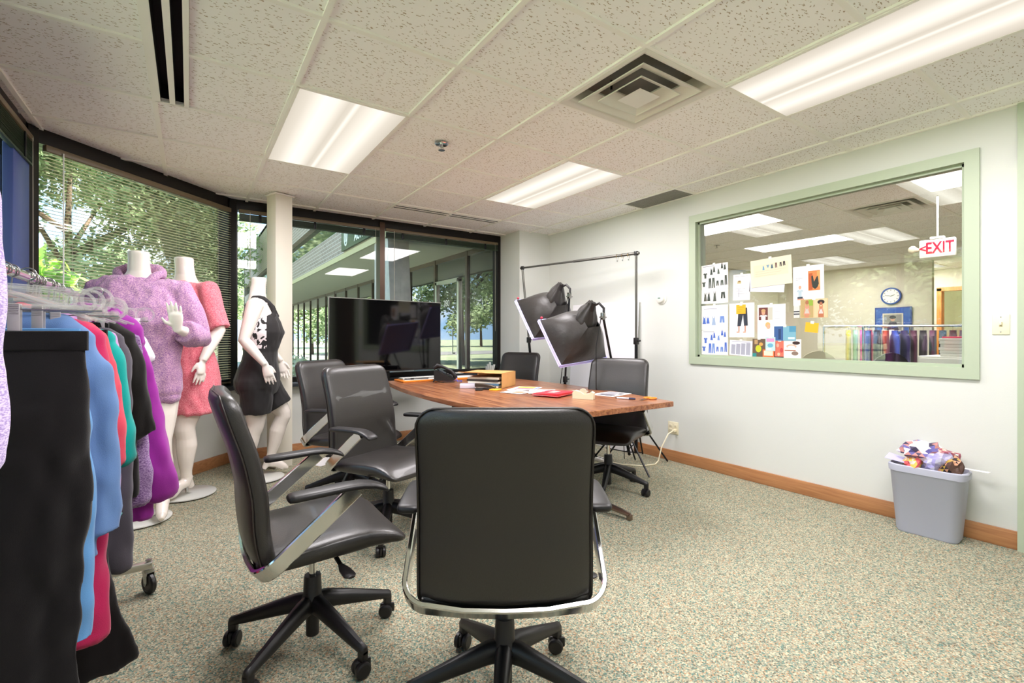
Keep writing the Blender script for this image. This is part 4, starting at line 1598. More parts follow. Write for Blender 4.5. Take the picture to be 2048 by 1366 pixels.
for q, lab in ((.86, 'clip ring on the crossbar, farthest from its end'), (.90, 'clip ring on the crossbar, in the middle'), (.945, 'clip ring on the crossbar, nearest its end')):
    p = O + top_l.lerp(top_r, q)
    t = thing('clip_ring', lab, 'clip', p, .2, 'curtain clips on the crossbar')
    b = MB()
    rr = []
    for k in range(14):
        a = 2 * PI * k / 14
        c = Vector((.022 * math.cos(a), 0, -.008 + .022 * math.sin(a)))
        oo = Vector((math.cos(a), 0, math.sin(a)))
        rr.append([c + oo * .002 * math.cos(x) + Vector((0, 1, 0)) * .002 * math.sin(x) for x in (0, 1.57, 3.14, 4.71)])
    b.loft(rr, caps=False, loop=True).build('ring', M_BRASS, t)
    MB().rbox(-.006, .006, -.004, .004, -.058, -.030, .002).build('clip_jaw', M_STEEL, t)

# white foam board leaning on the wall
fb = thing('foam_board', 'large white foam board leaning on the long wall', 'board', (3.70, 3.27, 0))
Mx = Matrix.Rotation(math.atan2(.085, 1.52), 4, 'Y')
MB().box(-.006, .0, 0, 1.0, 0, 1.555, M=Mx).build('sheet', mat('foam_white', '#f1f0f4', rough=.7), fb, smooth=0)

# ------------------------------------------------------------------ wall fittings
t = thing('thermostat', 'round white thermostat on the long wall', 'thermostat', (XR, 3.014, 1.555))
RY = Matrix.Rotation(-PI / 2, 4, 'Y')
MB().lathe([(.001, 0), (.062, 0), (.062, .006), (.050, .010), (.001, .010)], 32, M=RY).build('wall_plate', M_WHITEP, t)
MB().lathe([(.043, .010), (.043, .030), (.036, .036), (.001, .037)], 32, M=RY).build('dial', M_WHITEP, t)
MB().box(-.0385, -.037, -.014, .014, -.006, .008).build('display', mat('lcd_green', '#7f9a8c', rough=.3), t, smooth=0)

t = thing('light_switch', 'ivory toggle light switch beside the sage casing', 'switch', (XR, .671, 1.255))
MB().rbox(-.006, 0, -.036, .036, -.058, .058, .003).build('switch_plate', M_IVORY, t)
MB().rbox(-.018, -.004, -.005, .005, -.004, .014, .002).build('toggle', M_IVORY, t)
MB().box(-.0068, -.005, -.007, .007, -.014, .014).build('toggle_slot', mat('ivory_dark', '#c9bd98', rough=.5), t, smooth=0)
for s in (-1, 1):
    MB().lathe([(.001, 0), (.0035, 0), (.003, .0015), (.001, .002)], 10, M=Matrix.Translation((-.006, 0, s * .042)) @ RY).build('screw', M_STEEL, t)

t = thing('wall_outlet', 'ivory double outlet with one plug in it on the long wall', 'outlet', (XR, 2.876, .315))
MB().rbox(-.006, 0, -.058, .058, -.058, .058, .003).build('outlet_plate', M_IVORY, t)
M_SLOT = mat('outlet_slot', '#3b342a', rough=.6)
for sy in (-1, 1):
    for sz in (-1, 1):
        o = MB().rbox(-.009, -.005, sy * .027 - .016, sy * .027 + .016, sz * .020 - .014, sz * .020 + .014, .004).build('socket', M_IVORY, t)
        MB().box(-.0095, -.0088, sy * .027 - .007, sy * .027 - .005, sz * .02 - .005, sz * .02 + .005).box(-.0095, -.0088, sy * .027 + .005, sy * .027 + .007, sz * .02 - .005, sz * .02 + .005).build('slot', M_SLOT, o, smooth=0)

ec = thing('extension_cord', 'cream extension cord from the outlet to a socket block on the carpet', 'cord', (XR, 2.85, 0))
MB().rbox(-.04, -.0098, -.014, .014, .282, .308, .006).build('plug', M_IVORY, ec)
MB().tube([(-.04, 0, .295), (-.10, .01, .27), (-.17, .03, .15), (-.20, .04, .03), (-.26, .03, .0065), (-.40, .06, .0065), (-.52, .20, .0065), (-.56, .36, .0065)], .006, 8).build('cable', M_IVORY, ec)
MB().rbox(-.61, -.545, .34, .46, .0005, .03, .006).build('socket_block', M_WHITEP, ec)
for k in range(2):
    MB().box(-.593, -.563, .36 + .045 * k, .385 + .045 * k, .030, .031).build('socket', M_SLOT, ec, smooth=0)

# ------------------------------------------------------------------ waste bin
wb = thing('waste_bin', 'grey plastic waste bin overflowing with paper at the long wall', 'waste bin', (3.675, .955, 0), math.radians(3))


def bin_ring(hx, hy, z, r):
    pts = []
    for cx, cy, a0 in ((hx - r, hy - r, 0), (-hx + r, hy - r, PI / 2), (-hx + r, -hy + r, PI), (hx - r, -hy + r, 1.5 * PI)):
        for k in range(6):
            a = a0 + PI / 2 * k / 5
            pts.append((cx + r * math.cos(a), cy + r * math.sin(a), z))
    return pts


MB().loft([bin_ring(.078, .140, .001, .045), bin_ring(.083, .146, .012, .05), bin_ring(.100, .176, .385, .062), bin_ring(.107, .184, .392, .066), bin_ring(.107, .184, .402, .066), bin_ring(.099, .176, .404, .06), bin_ring(.096, .172, .385, .06), bin_ring(.076, .140, .02, .04)]).build('bin_body', M_BIN, wb, smooth=50)
b = MB()
rings = []
for z, o_, w_ in ((.368, .004, .007), (.385, .0055, .004), (.405, .005, .002), (.410, -.004, .002), (.36, -.012, .004)):
    rg = bin_ring(.103 + o_, .178 + o_, z, .066)
    rings.append([(x, y, zz + w_ * noise.noise(Vector((x * 30, y * 30, 1)))) for x, y, zz in rg])
b.loft(rings, caps=False).build('liner', M_LINER, wb, smooth=60)
SKIN1, SKIN2 = '#d9a184', '#b9765a'
CR = [('crumpled white and violet page on top of the waste bin', (-.005, .035, .495), .095, '#efe8f0', ('#6a63a8', '#c78a86', '#433a58')),
      ('crumpled page with a dark red photo in the waste bin', (.02, -.07, .470), .075, '#a8556a', ('#e3b7a2', '#f2e9e8', '#7a3048')),
      ('lilac sheet folded over in the waste bin', (-.02, -.05, .445), .085, '#c5c0ec', ('#dad7f6', '#a9a3dc')),
      ('crumpled page with red and orange print in the waste bin', (-.03, .06, .430), .075, '#e8646a', ('#f0c05a', '#f4e4df')),
      ('crumpled page with a face and dark hair in the waste bin', (-.035, -.10, .425), .070, '#5a4038', ('#d99f80', '#32262a', '#c0a040')),
      ('white crumpled sheet at the back of the waste bin', (.04, .02, .455), .085, '#f2eeee', ('#d8d2d8',))]
for k, (lab, p, r_, c0, cs) in enumerate(CR):
    ms = [mat('trash_' + c[1:], c, rough=.6) for c in (c0,) + cs]
    bm_ = bmesh.new()
    bmesh.ops.create_icosphere(bm_, subdivisions=3, radius=r_)
    for v in bm_.verts:
        n_ = noise.noise(v.co * 22 + Vector((k * 3.1, 0, 0)))
        n2 = noise.noise(v.co * 50 + Vector((0, k * 2.3, 0)))
        v.co *= 1 + .38 * n_ + .14 * n2
        v.co.z *= .62
    mb = MB().bm(bm_)
    for i_, f_ in enumerate(mb.f):
        c = sum((Vector(mb.v[q]) for q in f_), Vector()) / 3
        nn = noise.noise(c * 16 + Vector((5, k, 2)))
        mb.m[i_] = 0 if nn < .0 else 1 + int(abs(nn) * 9) % len(cs)
    wbl = Vector((3.675, .955, 0)) + Vector(p)
    tag(mb.build('crumpled_paper', ms, loc=wbl, rot=(.3 * k, .2 * k, k), smooth=0), lab, 'paper', 'paper scraps in the waste bin')
tag(MB().box(-.11, .11, -.02, .02, 0, .002).build('paper_strip', M_PAPER, loc=(3.68, .80, .428), rot=(.05, .02, PI / 2 - .1), smooth=0), 'white paper strip sticking out over the rim of the waste bin', 'paper')
tag(MB().add([(-.06, -.08, 0), (.06, -.07, .0), (.05, .09, .035), (-.06, .08, .02), (-.06, -.08, .002), (.06, -.07, .002), (.05, .09, .037), (-.06, .08, .022)], [(0, 1, 2, 3), (4, 5, 6, 7), (0, 1, 5, 4), (1, 2, 6, 5), (2, 3, 7, 6), (3, 0, 4, 7)]).build('paper_sheet', mat('trash_lilac', '#c9c6f2', rough=.6), loc=(3.66, 1.07, .408), smooth=0), 'pale lilac sheet tucked into the waste bin at its window side', 'paper')

# ------------------------------------------------------------------ papers taped to the inside window
def sh_tee(cx, cy, w, h):
    p = [(-.5, .30), (-.28, .5), (-.1, .42), (.1, .42), (.28, .5), (.5, .30), (.40, .16), (.27, .24), (.25, -.5), (-.25, -.5), (-.27, .24), (-.40, .16)]
    return [(cx + x * w, cy + y * h) for x, y in p]


def sh_tank(cx, cy, w, h):
    p = [(-.30, .5), (-.18, .5), (-.1, .3), (.1, .3), (.18, .5), (.30, .5), (.28, .15), (.5, -.5), (-.5, -.5), (-.28, .15)]
    return [(cx + x * w, cy + y * h) for x, y in p]


def sh_pants(cx, cy, w, h):
    p = [(-.4, .5), (.4, .5), (.5, -.5), (.12, -.5), (0, .2), (-.12, -.5), (-.5, -.5)]
    return [(cx + x * w, cy + y * h) for x, y in p]


def sh_oval(cx, cy, w, h, n=12):
    return [(cx + .5 * w * math.cos(2 * PI * k / n), cy + .5 * h * math.sin(2 * PI * k / n)) for k in range(n)]


def lines(x0, x1, ys, c, t=.008):
    return [(rect(x0, x1 - (.12 * (k % 3)), y - t, y + t), c) for k, y in enumerate(ys)]


def outfit_sheet(c, c2=None):
    c2 = c2 or c
    r = [(sh_tee(-.33, .08, .15, .22), c), (sh_tank(-.10, .22, .10, .26), c), (sh_tank(.0, .30, .09, .24), c), (sh_tank(.16, .20, .09, .22), c2),
         (sh_tank(.29, .40, .09, .22), c), (sh_tank(.39, .34, .09, .22), c), (sh_tee(-.39, -.26, .15, .20), c), (sh_pants(-.16, -.24, .11, .40), c), (sh_pants(-.03, -.24, .11, .40), c2),
         (sh_pants(.12, -.27, .09, .20), c), (sh_pants(.28, -.27, .11, .20), c2), (sh_pants(.42, -.18, .09, .38), c)]
    return r + lines(-.42, .0, [.44], '#9a9aa4', .012)


def pinned(name, label, y0, y1, z0, z1, lay, m, prints=(), tilt=0.0, parts=(), group='papers taped to the inside window', cat='paper'):
    w, h = y1 - y0, z1 - z0
    t = thing(name, label, cat, (XR + .0495 - .0016 * lay, (y0 + y1) / 2, (z0 + z1) / 2), 0, group)
    t.rotation_euler = (Matrix(((0, 0, -1), (-1, 0, 0), (0, 1, 0))) @ Matrix.Rotation(tilt, 3, 'Z')).to_euler()
    n = 6
    rings = []
    for k in range(n + 1):
        y = -h / 2 + h * k / n
        z = 0.0
        rings.append([(-w / 2, y, z), (w / 2, y, z), (w / 2, y, z + .0006), (-w / 2, y, z + .0006)])
    MB().loft(rings).build('sheet', m, t, smooth=30)
    if prints:
        cols = []
        b = MB()
        for k, (p, c) in enumerate(prints):
            if c not in cols:
                cols.append(c)
            b.add([(x * w, y * h, .0009 + .00004 * k) for x, y in p], [tuple(range(len(p)))], cols.index(c))
        b.build('print', [mat('ink_' + c.lstrip('#'), c, rough=.6) for c in cols], t, smooth=0)
    MB().box(-.012, .012, h / 2 - .008, h / 2 + .012, .0008, .0011).build('tape', mat('tape_white', '#e9e7df', rough=.4), t, smooth=0)
    return t


DK, BLU, BL2 = '#3d463f', '#4a6cc4', '#6f90d2'
pinned('paper', 'sheet of dark clothing sketches, topmost beside the frame', 2.352, 2.615, 1.603, 1.827, 0, M_PAPER, outfit_sheet(DK, '#4f5a50'), .02)
pinned('paper', 'sheet with four dark garment sketches below the topmost one', 2.350, 2.615, 1.478, 1.603, 1, M_PAPER, [(sh_tank(-.33, .0, .12, .62), '#5a5a50'), (sh_tank(-.20, .0, .12, .62), '#3d463f'), (sh_tank(.02, .0, .12, .7), '#4d544a'), (sh_pants(.32, .05, .16, .45), DK)])
pinned('paper', 'small white note with faint sketches between the sheets', 2.157, 2.306, 1.491, 1.710, 0, M_PAPER, [(rect(-.25, -.02, .14, .24), '#c9b98a'), (rect(-.2, -.06, .20, .26), '#8a6a30')] + lines(-.4, .35, [.42, -.05, -.15, -.25], '#b9b9c2') + [(sh_oval(-.15, -.12, .12, .2), '#cfcfd8'), (rect(-.17, -.13, -.38, -.2), '#a8a8b4')], -.02)
pinned('paper', 'white sheet half hidden behind the cream folder', 1.873, 2.155, 1.545, 1.794, 0, mat('paper_blue_white', '#e4e6f6', rough=.8), (), -.09)
pinned('folder', 'cream folder with a row of small garment pictures', 1.825, 2.149, 1.592, 1.815, 2, M_CREAM,
       [(rect(-.42, .42, -.14, .30), '#e6dcc0'), (sh_tank(-.17, .18, .05, .16), '#5f9ac4'), (sh_tee(-.06, .22, .08, .10), '#7ba0bc'), (sh_tank(.04, .20, .06, .16), '#3f5f74'), (sh_pants(.14, .21, .05, .18), '#6a4a44'), (sh_pants(.25, .22, .05, .15), '#2f2a30'), (sh_pants(.33, .23, .06, .15), '#3a2f34')] + lines(-.38, .38, [.06, -.02, -.10], '#cfc5a8', .006), .04, cat='folder')
pinned('paper', 'white sheet with an orange photo of a black bodysuit', 1.600, 1.816, 1.423, 1.719, 0, M_PAPER,
       [(rect(-.0, .38, -.14, .36), '#d9834a'), (rect(.02, .14, -.12, .30), '#b8592e'), (rect(.28, .37, -.05, .34), '#e8a05e'), ([(.10, .22), (.15, .24), (.19, .08), (.27, .2), (.31, .22), (.34, .02), (.30, -.06), (.22, -.11), (.14, -.06), (.11, .06)], '#2c332c'),
        (sh_oval(-.27, -.04, .09, .10), '#d9a184'), (sh_tee(-.27, -.20, .22, .22), '#b5c7d2'), (rect(-.36, -.18, -.33, -.28), '#3e4a56'), (rect(-.36, -.14, -.36, -.33), '#c98a70')] + lines(-.4, -.15, [.20, .16], '#b0b0bc', .006), .01)
pinned('photo_print', 'pair of colour photos of swimwear', 1.574, 1.762, 1.325, 1.466, 2, mat('photo_sand', '#d8b98a', rough=.5),
       [(rect(-.48, -.02, -.48, .48), '#b9a06a'), (rect(-.2, -.03, .15, .46), '#8fae3a'), (rect(.02, .48, -.48, .48), '#e2c49a'), (sh_oval(-.25, .33, .13, .22), '#a9684a'), (sh_tank(-.25, -.05, .26, .55), '#d9917a'), (sh_tank(-.25, -.12, .18, .28), '#c9c0b4'), (rect(-.34, -.17, -.48, -.3), '#c98a6a'),
        (sh_oval(.26, .32, .26, .24), '#2c2320'), (sh_oval(.26, .24, .11, .18), '#a8664a'), (sh_tank(.26, -.06, .22, .48), '#c9805e'), (sh_tank(.26, -.16, .16, .26), '#d8c8c4'), (rect(.16, .36, -.48, -.30), '#b9704e')])
pinned('paper', 'sheet with four blue garment sketches', 2.353, 2.612, 1.242, 1.462, 0, M_PAPER, [(sh_tank(-.38, -.10, .13, .30), BLU), (sh_tank(-.24, -.10, .13, .28), BLU), (sh_tank(-.02, -.13, .16, .36), '#9fb2d0'), (sh_pants(.29, -.08, .18, .26), BL2)] + lines(-.4, .1, [.36], '#a8a8b8', .012))
pinned('paper', 'sheet full of blue clothing sketches at the frame corner', 2.353, 2.612, 1.022, 1.240, 0, M_PAPER, outfit_sheet(BLU, BL2))
pinned('paper', 'sheet with a photo of dark cropped trousers', 2.121, 2.340, 1.178, 1.466, 0, M_PAPER, [([(-.12, .36), (.22, .36), (.25, -.16), (.10, -.17), (.06, .16), (-.03, -.17), (-.17, -.18)], '#2e3440'), (rect(-.13, -.08, -.33, -.17), '#c48a72'), (rect(.12, .17, -.33, -.16), '#c48a72'), (rect(-.2, -.08, -.37, -.33), '#d9a890'), (rect(.06, .17, -.37, -.33), '#d9a890')])
pinned('sticky_note', 'orange sticky note on the trousers sheet', 2.193, 2.276, 1.375, 1.453, 2, M_STICKY, lines(-.35, .3, [.2, 0, -.2], '#d9921e', .02), cat='sticky note')
pinned('paper', 'white sheet with two portrait photos', 1.872, 2.095, 1.160, 1.442, 0, M_PAPER, [(rect(-.45, -.12, .06, .42), '#6e3a34'), (rect(-.12, .05, .06, .42), '#c9c6b8'), (sh_oval(-.28, .28, .14, .16), '#d9a184'), (sh_oval(-.28, .33, .16, .10), '#c9a070'), (sh_tee(-.28, .13, .30, .16), '#ece6e4'),
        (rect(-.45, .02, -.42, .02), '#efe7e0'), (sh_oval(-.12, -.08, .18, .16), '#d9b070'), (sh_oval(-.10, -.13, .14, .14), '#e0ac90'), (sh_tee(-.18, -.32, .40, .24), '#f4eeee')] + lines(.12, .42, [.30, .1, -.06], '#c2c2cc', .006))
pinned('paper', 'chart with grey columns at the lower edge of the window', 2.139, 2.338, 1.022, 1.150, 0, mat('paper_lilac', '#e6e4f2', rough=.8), [(rect(-.42 + .22 * k, -.24 + .22 * k, -.42, .22 + .05 * k), '#a9a9b8') for k in range(4)] + lines(-.4, .4, [.42], '#b8b8c6', .02), -.05)
pinned('photo_print', 'blue and turquoise fashion photo', 1.793, 1.957, 1.152, 1.266, 4, mat('photo_turquoise', '#7ab0c4', rough=.45), [(rect(-.5, -.08, -.48, .48), '#3a5f98'), (rect(-.3, -.18, -.4, .3), '#22406e'), (rect(.2, .5, .1, .5), '#4f94b4'), (rect(.15, .45, -.4, -.25), '#cfe4ea')])
pinned('photo_print', 'coral red patterned print', 1.879, 1.953, 1.026, 1.152, 2, mat('photo_coral', '#e8735e', rough=.45), [(sh_oval(-.2, .2, .3, .25), '#f4a890'), (sh_oval(.2, -.1, .35, .3), '#c94a48'), (sh_oval(-.1, -.35, .3, .2), '#f0c0a0')])
pinned('photo_print', 'small card in mint and pink', 1.947, 2.025, 1.069, 1.180, 5, mat('photo_mint', '#bfe0dc', rough=.45), [(rect(-.4, .4, .15, .4), '#e59ac4'), (sh_oval(.0, -.1, .6, .3), '#6aaecb'), (rect(-.4, .1, -.45, -.3), '#f0e4ee')])
pinned('paper', 'pale sheet with a model sketched lying down', 1.756, 1.884, 1.018, 1.164, 3, mat('paper_warm', '#f2e8e2', rough=.8), [(sh_oval(.22, .30, .45, .18), '#3a2420'), (sh_oval(-.05, .12, .6, .22), '#d9b09a'), (sh_oval(-.05, .08, .45, .16), '#f2e8e2'), (sh_oval(.15, -.25, .4, .22), '#8a7468'), (rect(-.45, .2, -.12, -.07), '#a86a50')])
pinned('photo_print', 'small orange framed card at the lower edge', 1.957, 2.048, 1.018, 1.080, 4, mat('photo_orange', '#e8703a', rough=.45), [(rect(-.4, .4, -.3, .35), '#f0d8c4')])
pinned('photo_print', 'brown collage with a yellow flower shape', 2.026, 2.135, 1.018, 1.166, 1, mat('photo_brown', '#6a5644', rough=.5), [(sh_oval(-.05, -.05, .45, .4), '#c9cc2a'), (sh_oval(.15, .2, .3, .2), '#d9a45a'), (rect(-.5, -.2, -.5, -.3), '#2f8a8a'), (rect(-.35, -.1, .2, .45), '#b89468')])
pinned('sticky_note', 'orange sticky note alone on the glass', 1.638, 1.729, 1.216, 1.289, 1, M_STICKY, (), -.12, cat='sticky note')
pinned('paper', 'narrow grey slip with a black band beside the photos', 1.769, 1.811, 1.328, 1.423, 1, mat('paper_grey', '#d8d6d2', rough=.8), [(rect(-.5, .5, -.05, .05), '#2b2b33'), (rect(-.5, .5, -.25, -.15), '#3b3b44')])

# ------------------------------------------------------------------ the room behind the glass
struct('wall_next_far', MB().box(X2, X2 + .12, 2.66, YF, 0, ZC + .3).build('wall_next_far', M_WALL2, smooth=0), 'cream far wall of the next room')
b = MB().box(X2 + 1.6, X2 + 1.72, -2.3, 2.26, 0, ZC + .3).box(X2 + 1.6, X2 + 1.72, 2.98, YF, 0, ZC + .3).box(X2 + 1.6, X2 + 1.72, 2.26, 2.98, 2.1, ZC + .3).box(X2 + 3.1, X2 + 3.2, 0, 4, 0, ZC + .3)
struct('wall_next_end', b.build('wall_next_end', M_WALL2, smooth=0), 'cream end wall with a doorway in the next room')
struct('wall_next_near', MB().box(XR + .12, X2 + 3.2, -2.42, -2.3, 0, ZC + .3).build('wall_next_near', M_WALL2, smooth=0), 'cream side wall of the next room')
b = MB().box(XR + .12, 5.0, YF, YF + .15, 0, ZC + .3).box(5.0, 7.2, YF, YF + .15, 0, .8).box(7.2, X2 + .2, YF, YF + .15, 0, ZC + .3)
struct('wall_next_window', b.build('wall_next_window', M_WALL2, smooth=0), 'cream window wall of the next room')
w5 = thing('window_5', 'bronze framed window at the end of the next room', 'window', (5.0, YF, 0))
w5['kind'] = 'structure'
MB().box(0, 2.2, -.02, .1, .8, .86).box(0, 2.2, -.02, .1, 2.3, ZC + .3).box(0, .06, -.02, .1, .8, 2.4).box(2.14, 2.2, -.02, .1, .8, 2.4).box(1.07, 1.13, -.02, .1, .8, 2.4).build('window_frame', mat('next_window_bronze', '#6a4a34', rough=.4), w5, smooth=0)
MB().box(.06, 1.07, .045, .051, .86, 2.3).box(1.13, 2.14, .045, .051, .86, 2.3).build('pane', M_GLASS, w5, smooth=0)
nc = struct('ceiling', MB().box(XR + .12, X2 + 3.2, -2.4, YF + .1, ZC + .30, ZC + .34).build('ceiling', M_WHITE_M, smooth=0), 'tiled ceiling of the next room')
NX, NY = 3.95 + .35, -.01 - .30
NLIGHTS = [(1, 2, 'lit ceiling light in the next room near the exit sign'), (4, 4, 'lit ceiling light in the middle of the next room'), (7, 6, 'lit ceiling light in the next room nearest the clock wall'), (1, 5, 'lit ceiling light in the next room behind the pinned sheets'), (10, 5, 'lit ceiling light in the next room before the brown door')]
ntaken = {(2, 3)}
for i, j, _ in NLIGHTS:
    ntaken |= {(i, j), (i + 1, j)}
M_TILE2 = M_TILE
for i in range(-1, 14):
    for j in range(-4, 10):
        if (i, j) in ntaken:
            continue
        x0, y0 = NX + TS * i, NY + TS * j
        x1, y1 = min(x0 + TS, X2 + 3.1), min(y0 + TS, YF)
        x0c = max(x0, XR + .12)
        y0c = max(y0, -2.3)
        if x1 - x0c < .03 or y1 - y0c < .03:
            continue
        if x0c == x0 and y0c == y0 and abs(x1 - x0 - TS) < 1e-6 and abs(y1 - y0 - TS) < 1e-6:
            put('ceiling_tile', FULL, nc, (x0, y0, ZC + .004))
        else:
            MB().box(x0c + .011, x1 - .011, y0c + .011, y1 - .011, ZC + .004, ZC + .018).build('ceiling_tile', M_TILE, nc, smooth=0)
for i in range(0, 14):
    x = NX + TS * i
    MB().box(x - .012, x + .012, -2.3, YF, ZC - .001, ZC + .02).build('grid_bar', M_TBAR, nc, smooth=0)
for j in range(-3, 10):
    y = NY + TS * j
    if y < YF - .05:
        MB().box(XR + .12, X2 + 3.1, y - .012, y + .012, ZC - .0005, ZC + .02).build('grid_bar', M_TBAR, nc, smooth=0)
for i, j, lab in NLIGHTS:
    light(NX + TS * (i + 1), NY + TS * (j + .5), lab, PI / 2, watts=TUBES * .95)
t = thing('air_diffuser', 'square white ceiling air diffuser in the next room', 'air vent', (NX + TS * 2.5, NY + TS * 3.5, ZC))
sq_ring_multi([(.30, -.003), (.285, -.006), (.262, .004), (.245, .03), (.238, .10), (.25, .10), (.30, .01)]).build('outer_frame', M_WHITE_M, t, smooth=50)
MB().box(-.25, .25, -.25, .25, .13, .14).build('plenum', M_DARKF, t)
for k, (a0, a1) in enumerate(((.225, .150), (.150, .085), (.08, .02))):
    sq_ring_multi([(a0, -.012 - .004 * k), (a0 - .003, -.008 - .004 * k), (a1, .028), (a1, .036), (a1 + .012, .030), (a0, -.006 - .004 * k)]).build('louver', M_WHITE_M, t, smooth=20)
t = thing('sprinkler_head', 'small sprinkler head on the next room ceiling', 'sprinkler', (6.2, 3.95, ZC))
MB().lathe([(.012, .004), (.04, .002), (.04, -.004), (.014, -.004)], 16).build('escutcheon', M_STEEL, t)
MB().lathe([(.008, 0), (.008, -.03), (.02, -.032), (.02, -.036)], 12).build('sprinkler_body', M_STEEL, t)

# exit sign
ex = thing('exit_sign', 'white exit sign with red lettering and an arrow', 'exit sign', (5.65, 1.405, 1.99), math.radians(4))
MB().rbox(-.025, .025, -.125, .125, -.082, .082, .008).build('sign_box', M_WHITEP, ex)
MB().rbox(-.03, .03, -.05, .05, .082, .105, .006).tube([(0, 0, .10), (0, 0, ZC - 1.99)], .007, 10).build('hanger', M_WHITEP, ex)
M_EXIT = mat('exit_red', '#e8163c', rough=.4)
put('lettering', text_mesh('EXIT', .145, M_EXIT, .001, bold=.003), ex, (-.0262, -.018, .0), FACE_MX).scale = (.66, 1, 1)
put('arrow', text_mesh('<', .09, M_EXIT, .001, bold=.002), ex, (-.0262, .100, .0), FACE_MX)
for s in (1,):
    MB().tube([(0, .12, 0), (-.01, .14, .0), (-.03, .17, .005)], [.012, .018, .032], 12).ball((-.032, .172, .006), .034, s=(.5, 1, 1)).build('lamp_head', M_IVORY, ex)

# clock
ck = thing('wall_clock', 'round white wall clock with a blue rim', 'clock', (X2, 3.22, 1.90))
MB().lathe([(.001, 0), (.15, 0), (.155, .02), (.15, .035), (.128, .035), (.125, .025), (.001, .02)], 32, M=RY).build('rim', mat('clock_blue', '#2d4f9a', rough=.35), ck)
MB().lathe([(.001, .024), (.125, .024), (.125, .0265), (.001, .0265)], 32, M=RY).build('dial', M_WHITEP, ck)
for k in range(12):
    a = 2 * PI * k / 12
    MB().box(-.0285, -.027, -.004, .004, .095, .115, M=Matrix.Rotation(a, 4, 'X')).build('hour_mark', M_BLACKP, ck, smooth=0)
MB().box(-.030, -.0285, -.004, .004, -.01, .06, M=Matrix.Rotation(1.2, 4, 'X')).build('hour_hand', M_BLACKP, ck, smooth=0)
MB().box(-.032, -.0305, -.003, .003, -.01, .09, M=Matrix.Rotation(-1.35, 4, 'X')).build('minute_hand', M_BLACKP, ck, smooth=0)
# framed picture
pc = thing('framed_picture', 'blue matted framed picture below the clock', 'picture', (X2, 3.19, 1.46))
MB().rbox(-.03, 0, -.27, .27, -.24, .24, .006).build('picture_frame', mat('frame_blue', '#2a3f8a', rough=.4), pc)
MB().box(-.033, -.03, -.25, .25, -.22, .22).build('mat_board', mat('mat_blue', '#3b5fae', rough=.7), pc, smooth=0)
MB().box(-.036, -.033, -.15, .15, -.19, .13).build('inner_mat', mat('mat_cream', '#d7cfba', rough=.7), pc, smooth=0)
b = MB()
for p, c in (([(-.13, -.17), (.13, -.17), (.13, .11), (-.13, .11)], 0), (sh_oval(0, .03, .07, .09), 1), (sh_oval(0, .06, .10, .06), 2), ([(-.09, -.17), (.09, -.17), (.05, -.02), (-.05, -.02)], 2)):
    b.add([(-.0365 - .0003 * c, -x, y) for x, y in p], [tuple(range(len(p)))], c)
b.build('print', [mat('pic_grey', '#8f8f8a', rough=.6), mat('pic_skin', '#c9a08a', rough=.6), mat('pic_dark', '#40404a', rough=.6)], pc, smooth=0)
# door with casing
dd = thing('door_2', 'open honey brown door in the next room', 'door', (X2 + 1.6, 2.62, 0))
dd['kind'] = 'structure'
MB().box(-.03, .15, -.42, -.33, 0, 2.1).box(-.03, .15, .30, .37, 0, 2.1).box(-.03, .15, -.42, .37, 2.05, 2.12).build('door_frame', M_DOORW, dd, smooth=0)
MB().rbox(.0, .045, 0, .62, .01, 2.04, .004, M=Matrix.Translation((.06, -.33, 0)) @ Matrix.Rotation(-.9, 4, 'Z')).build('door_leaf', M_DOORW, dd)
MB().tube([(-.0, .55, 1.0), (-.05, .55, 1.0), (-.05, .47, 1.0)], .01, 8, M=Matrix.Translation((.06, -.33, 0)) @ Matrix.Rotation(-.9, 4, 'Z')).build('door_handle', M_STEEL, dd)


def simple_garment(w, L, seed, th=.03, neck=True):
    """small hanging garment for the far rails; hangs from z = 0, spread along local x"""
    rings = []
    rnd = random.Random(seed)
    ph = rnd.random() * 6
    for z, hw in ((-.05, .03), (-.08, .06), (-.11, w * .8), (-.16, w), (-.30, w * .93), (-L * .7, w * .95), (-L, w * 1.05)):
        ring = []
        for k in range(20):
            a = 2 * PI * k / 20
            fold = 1 + .3 * math.sin(4 * a + ph) * min(1, -z)
            ring.append((hw * math.cos(a), th * math.sin(a) * fold, z))
        rings.append(ring)
    return MB().loft(rings)


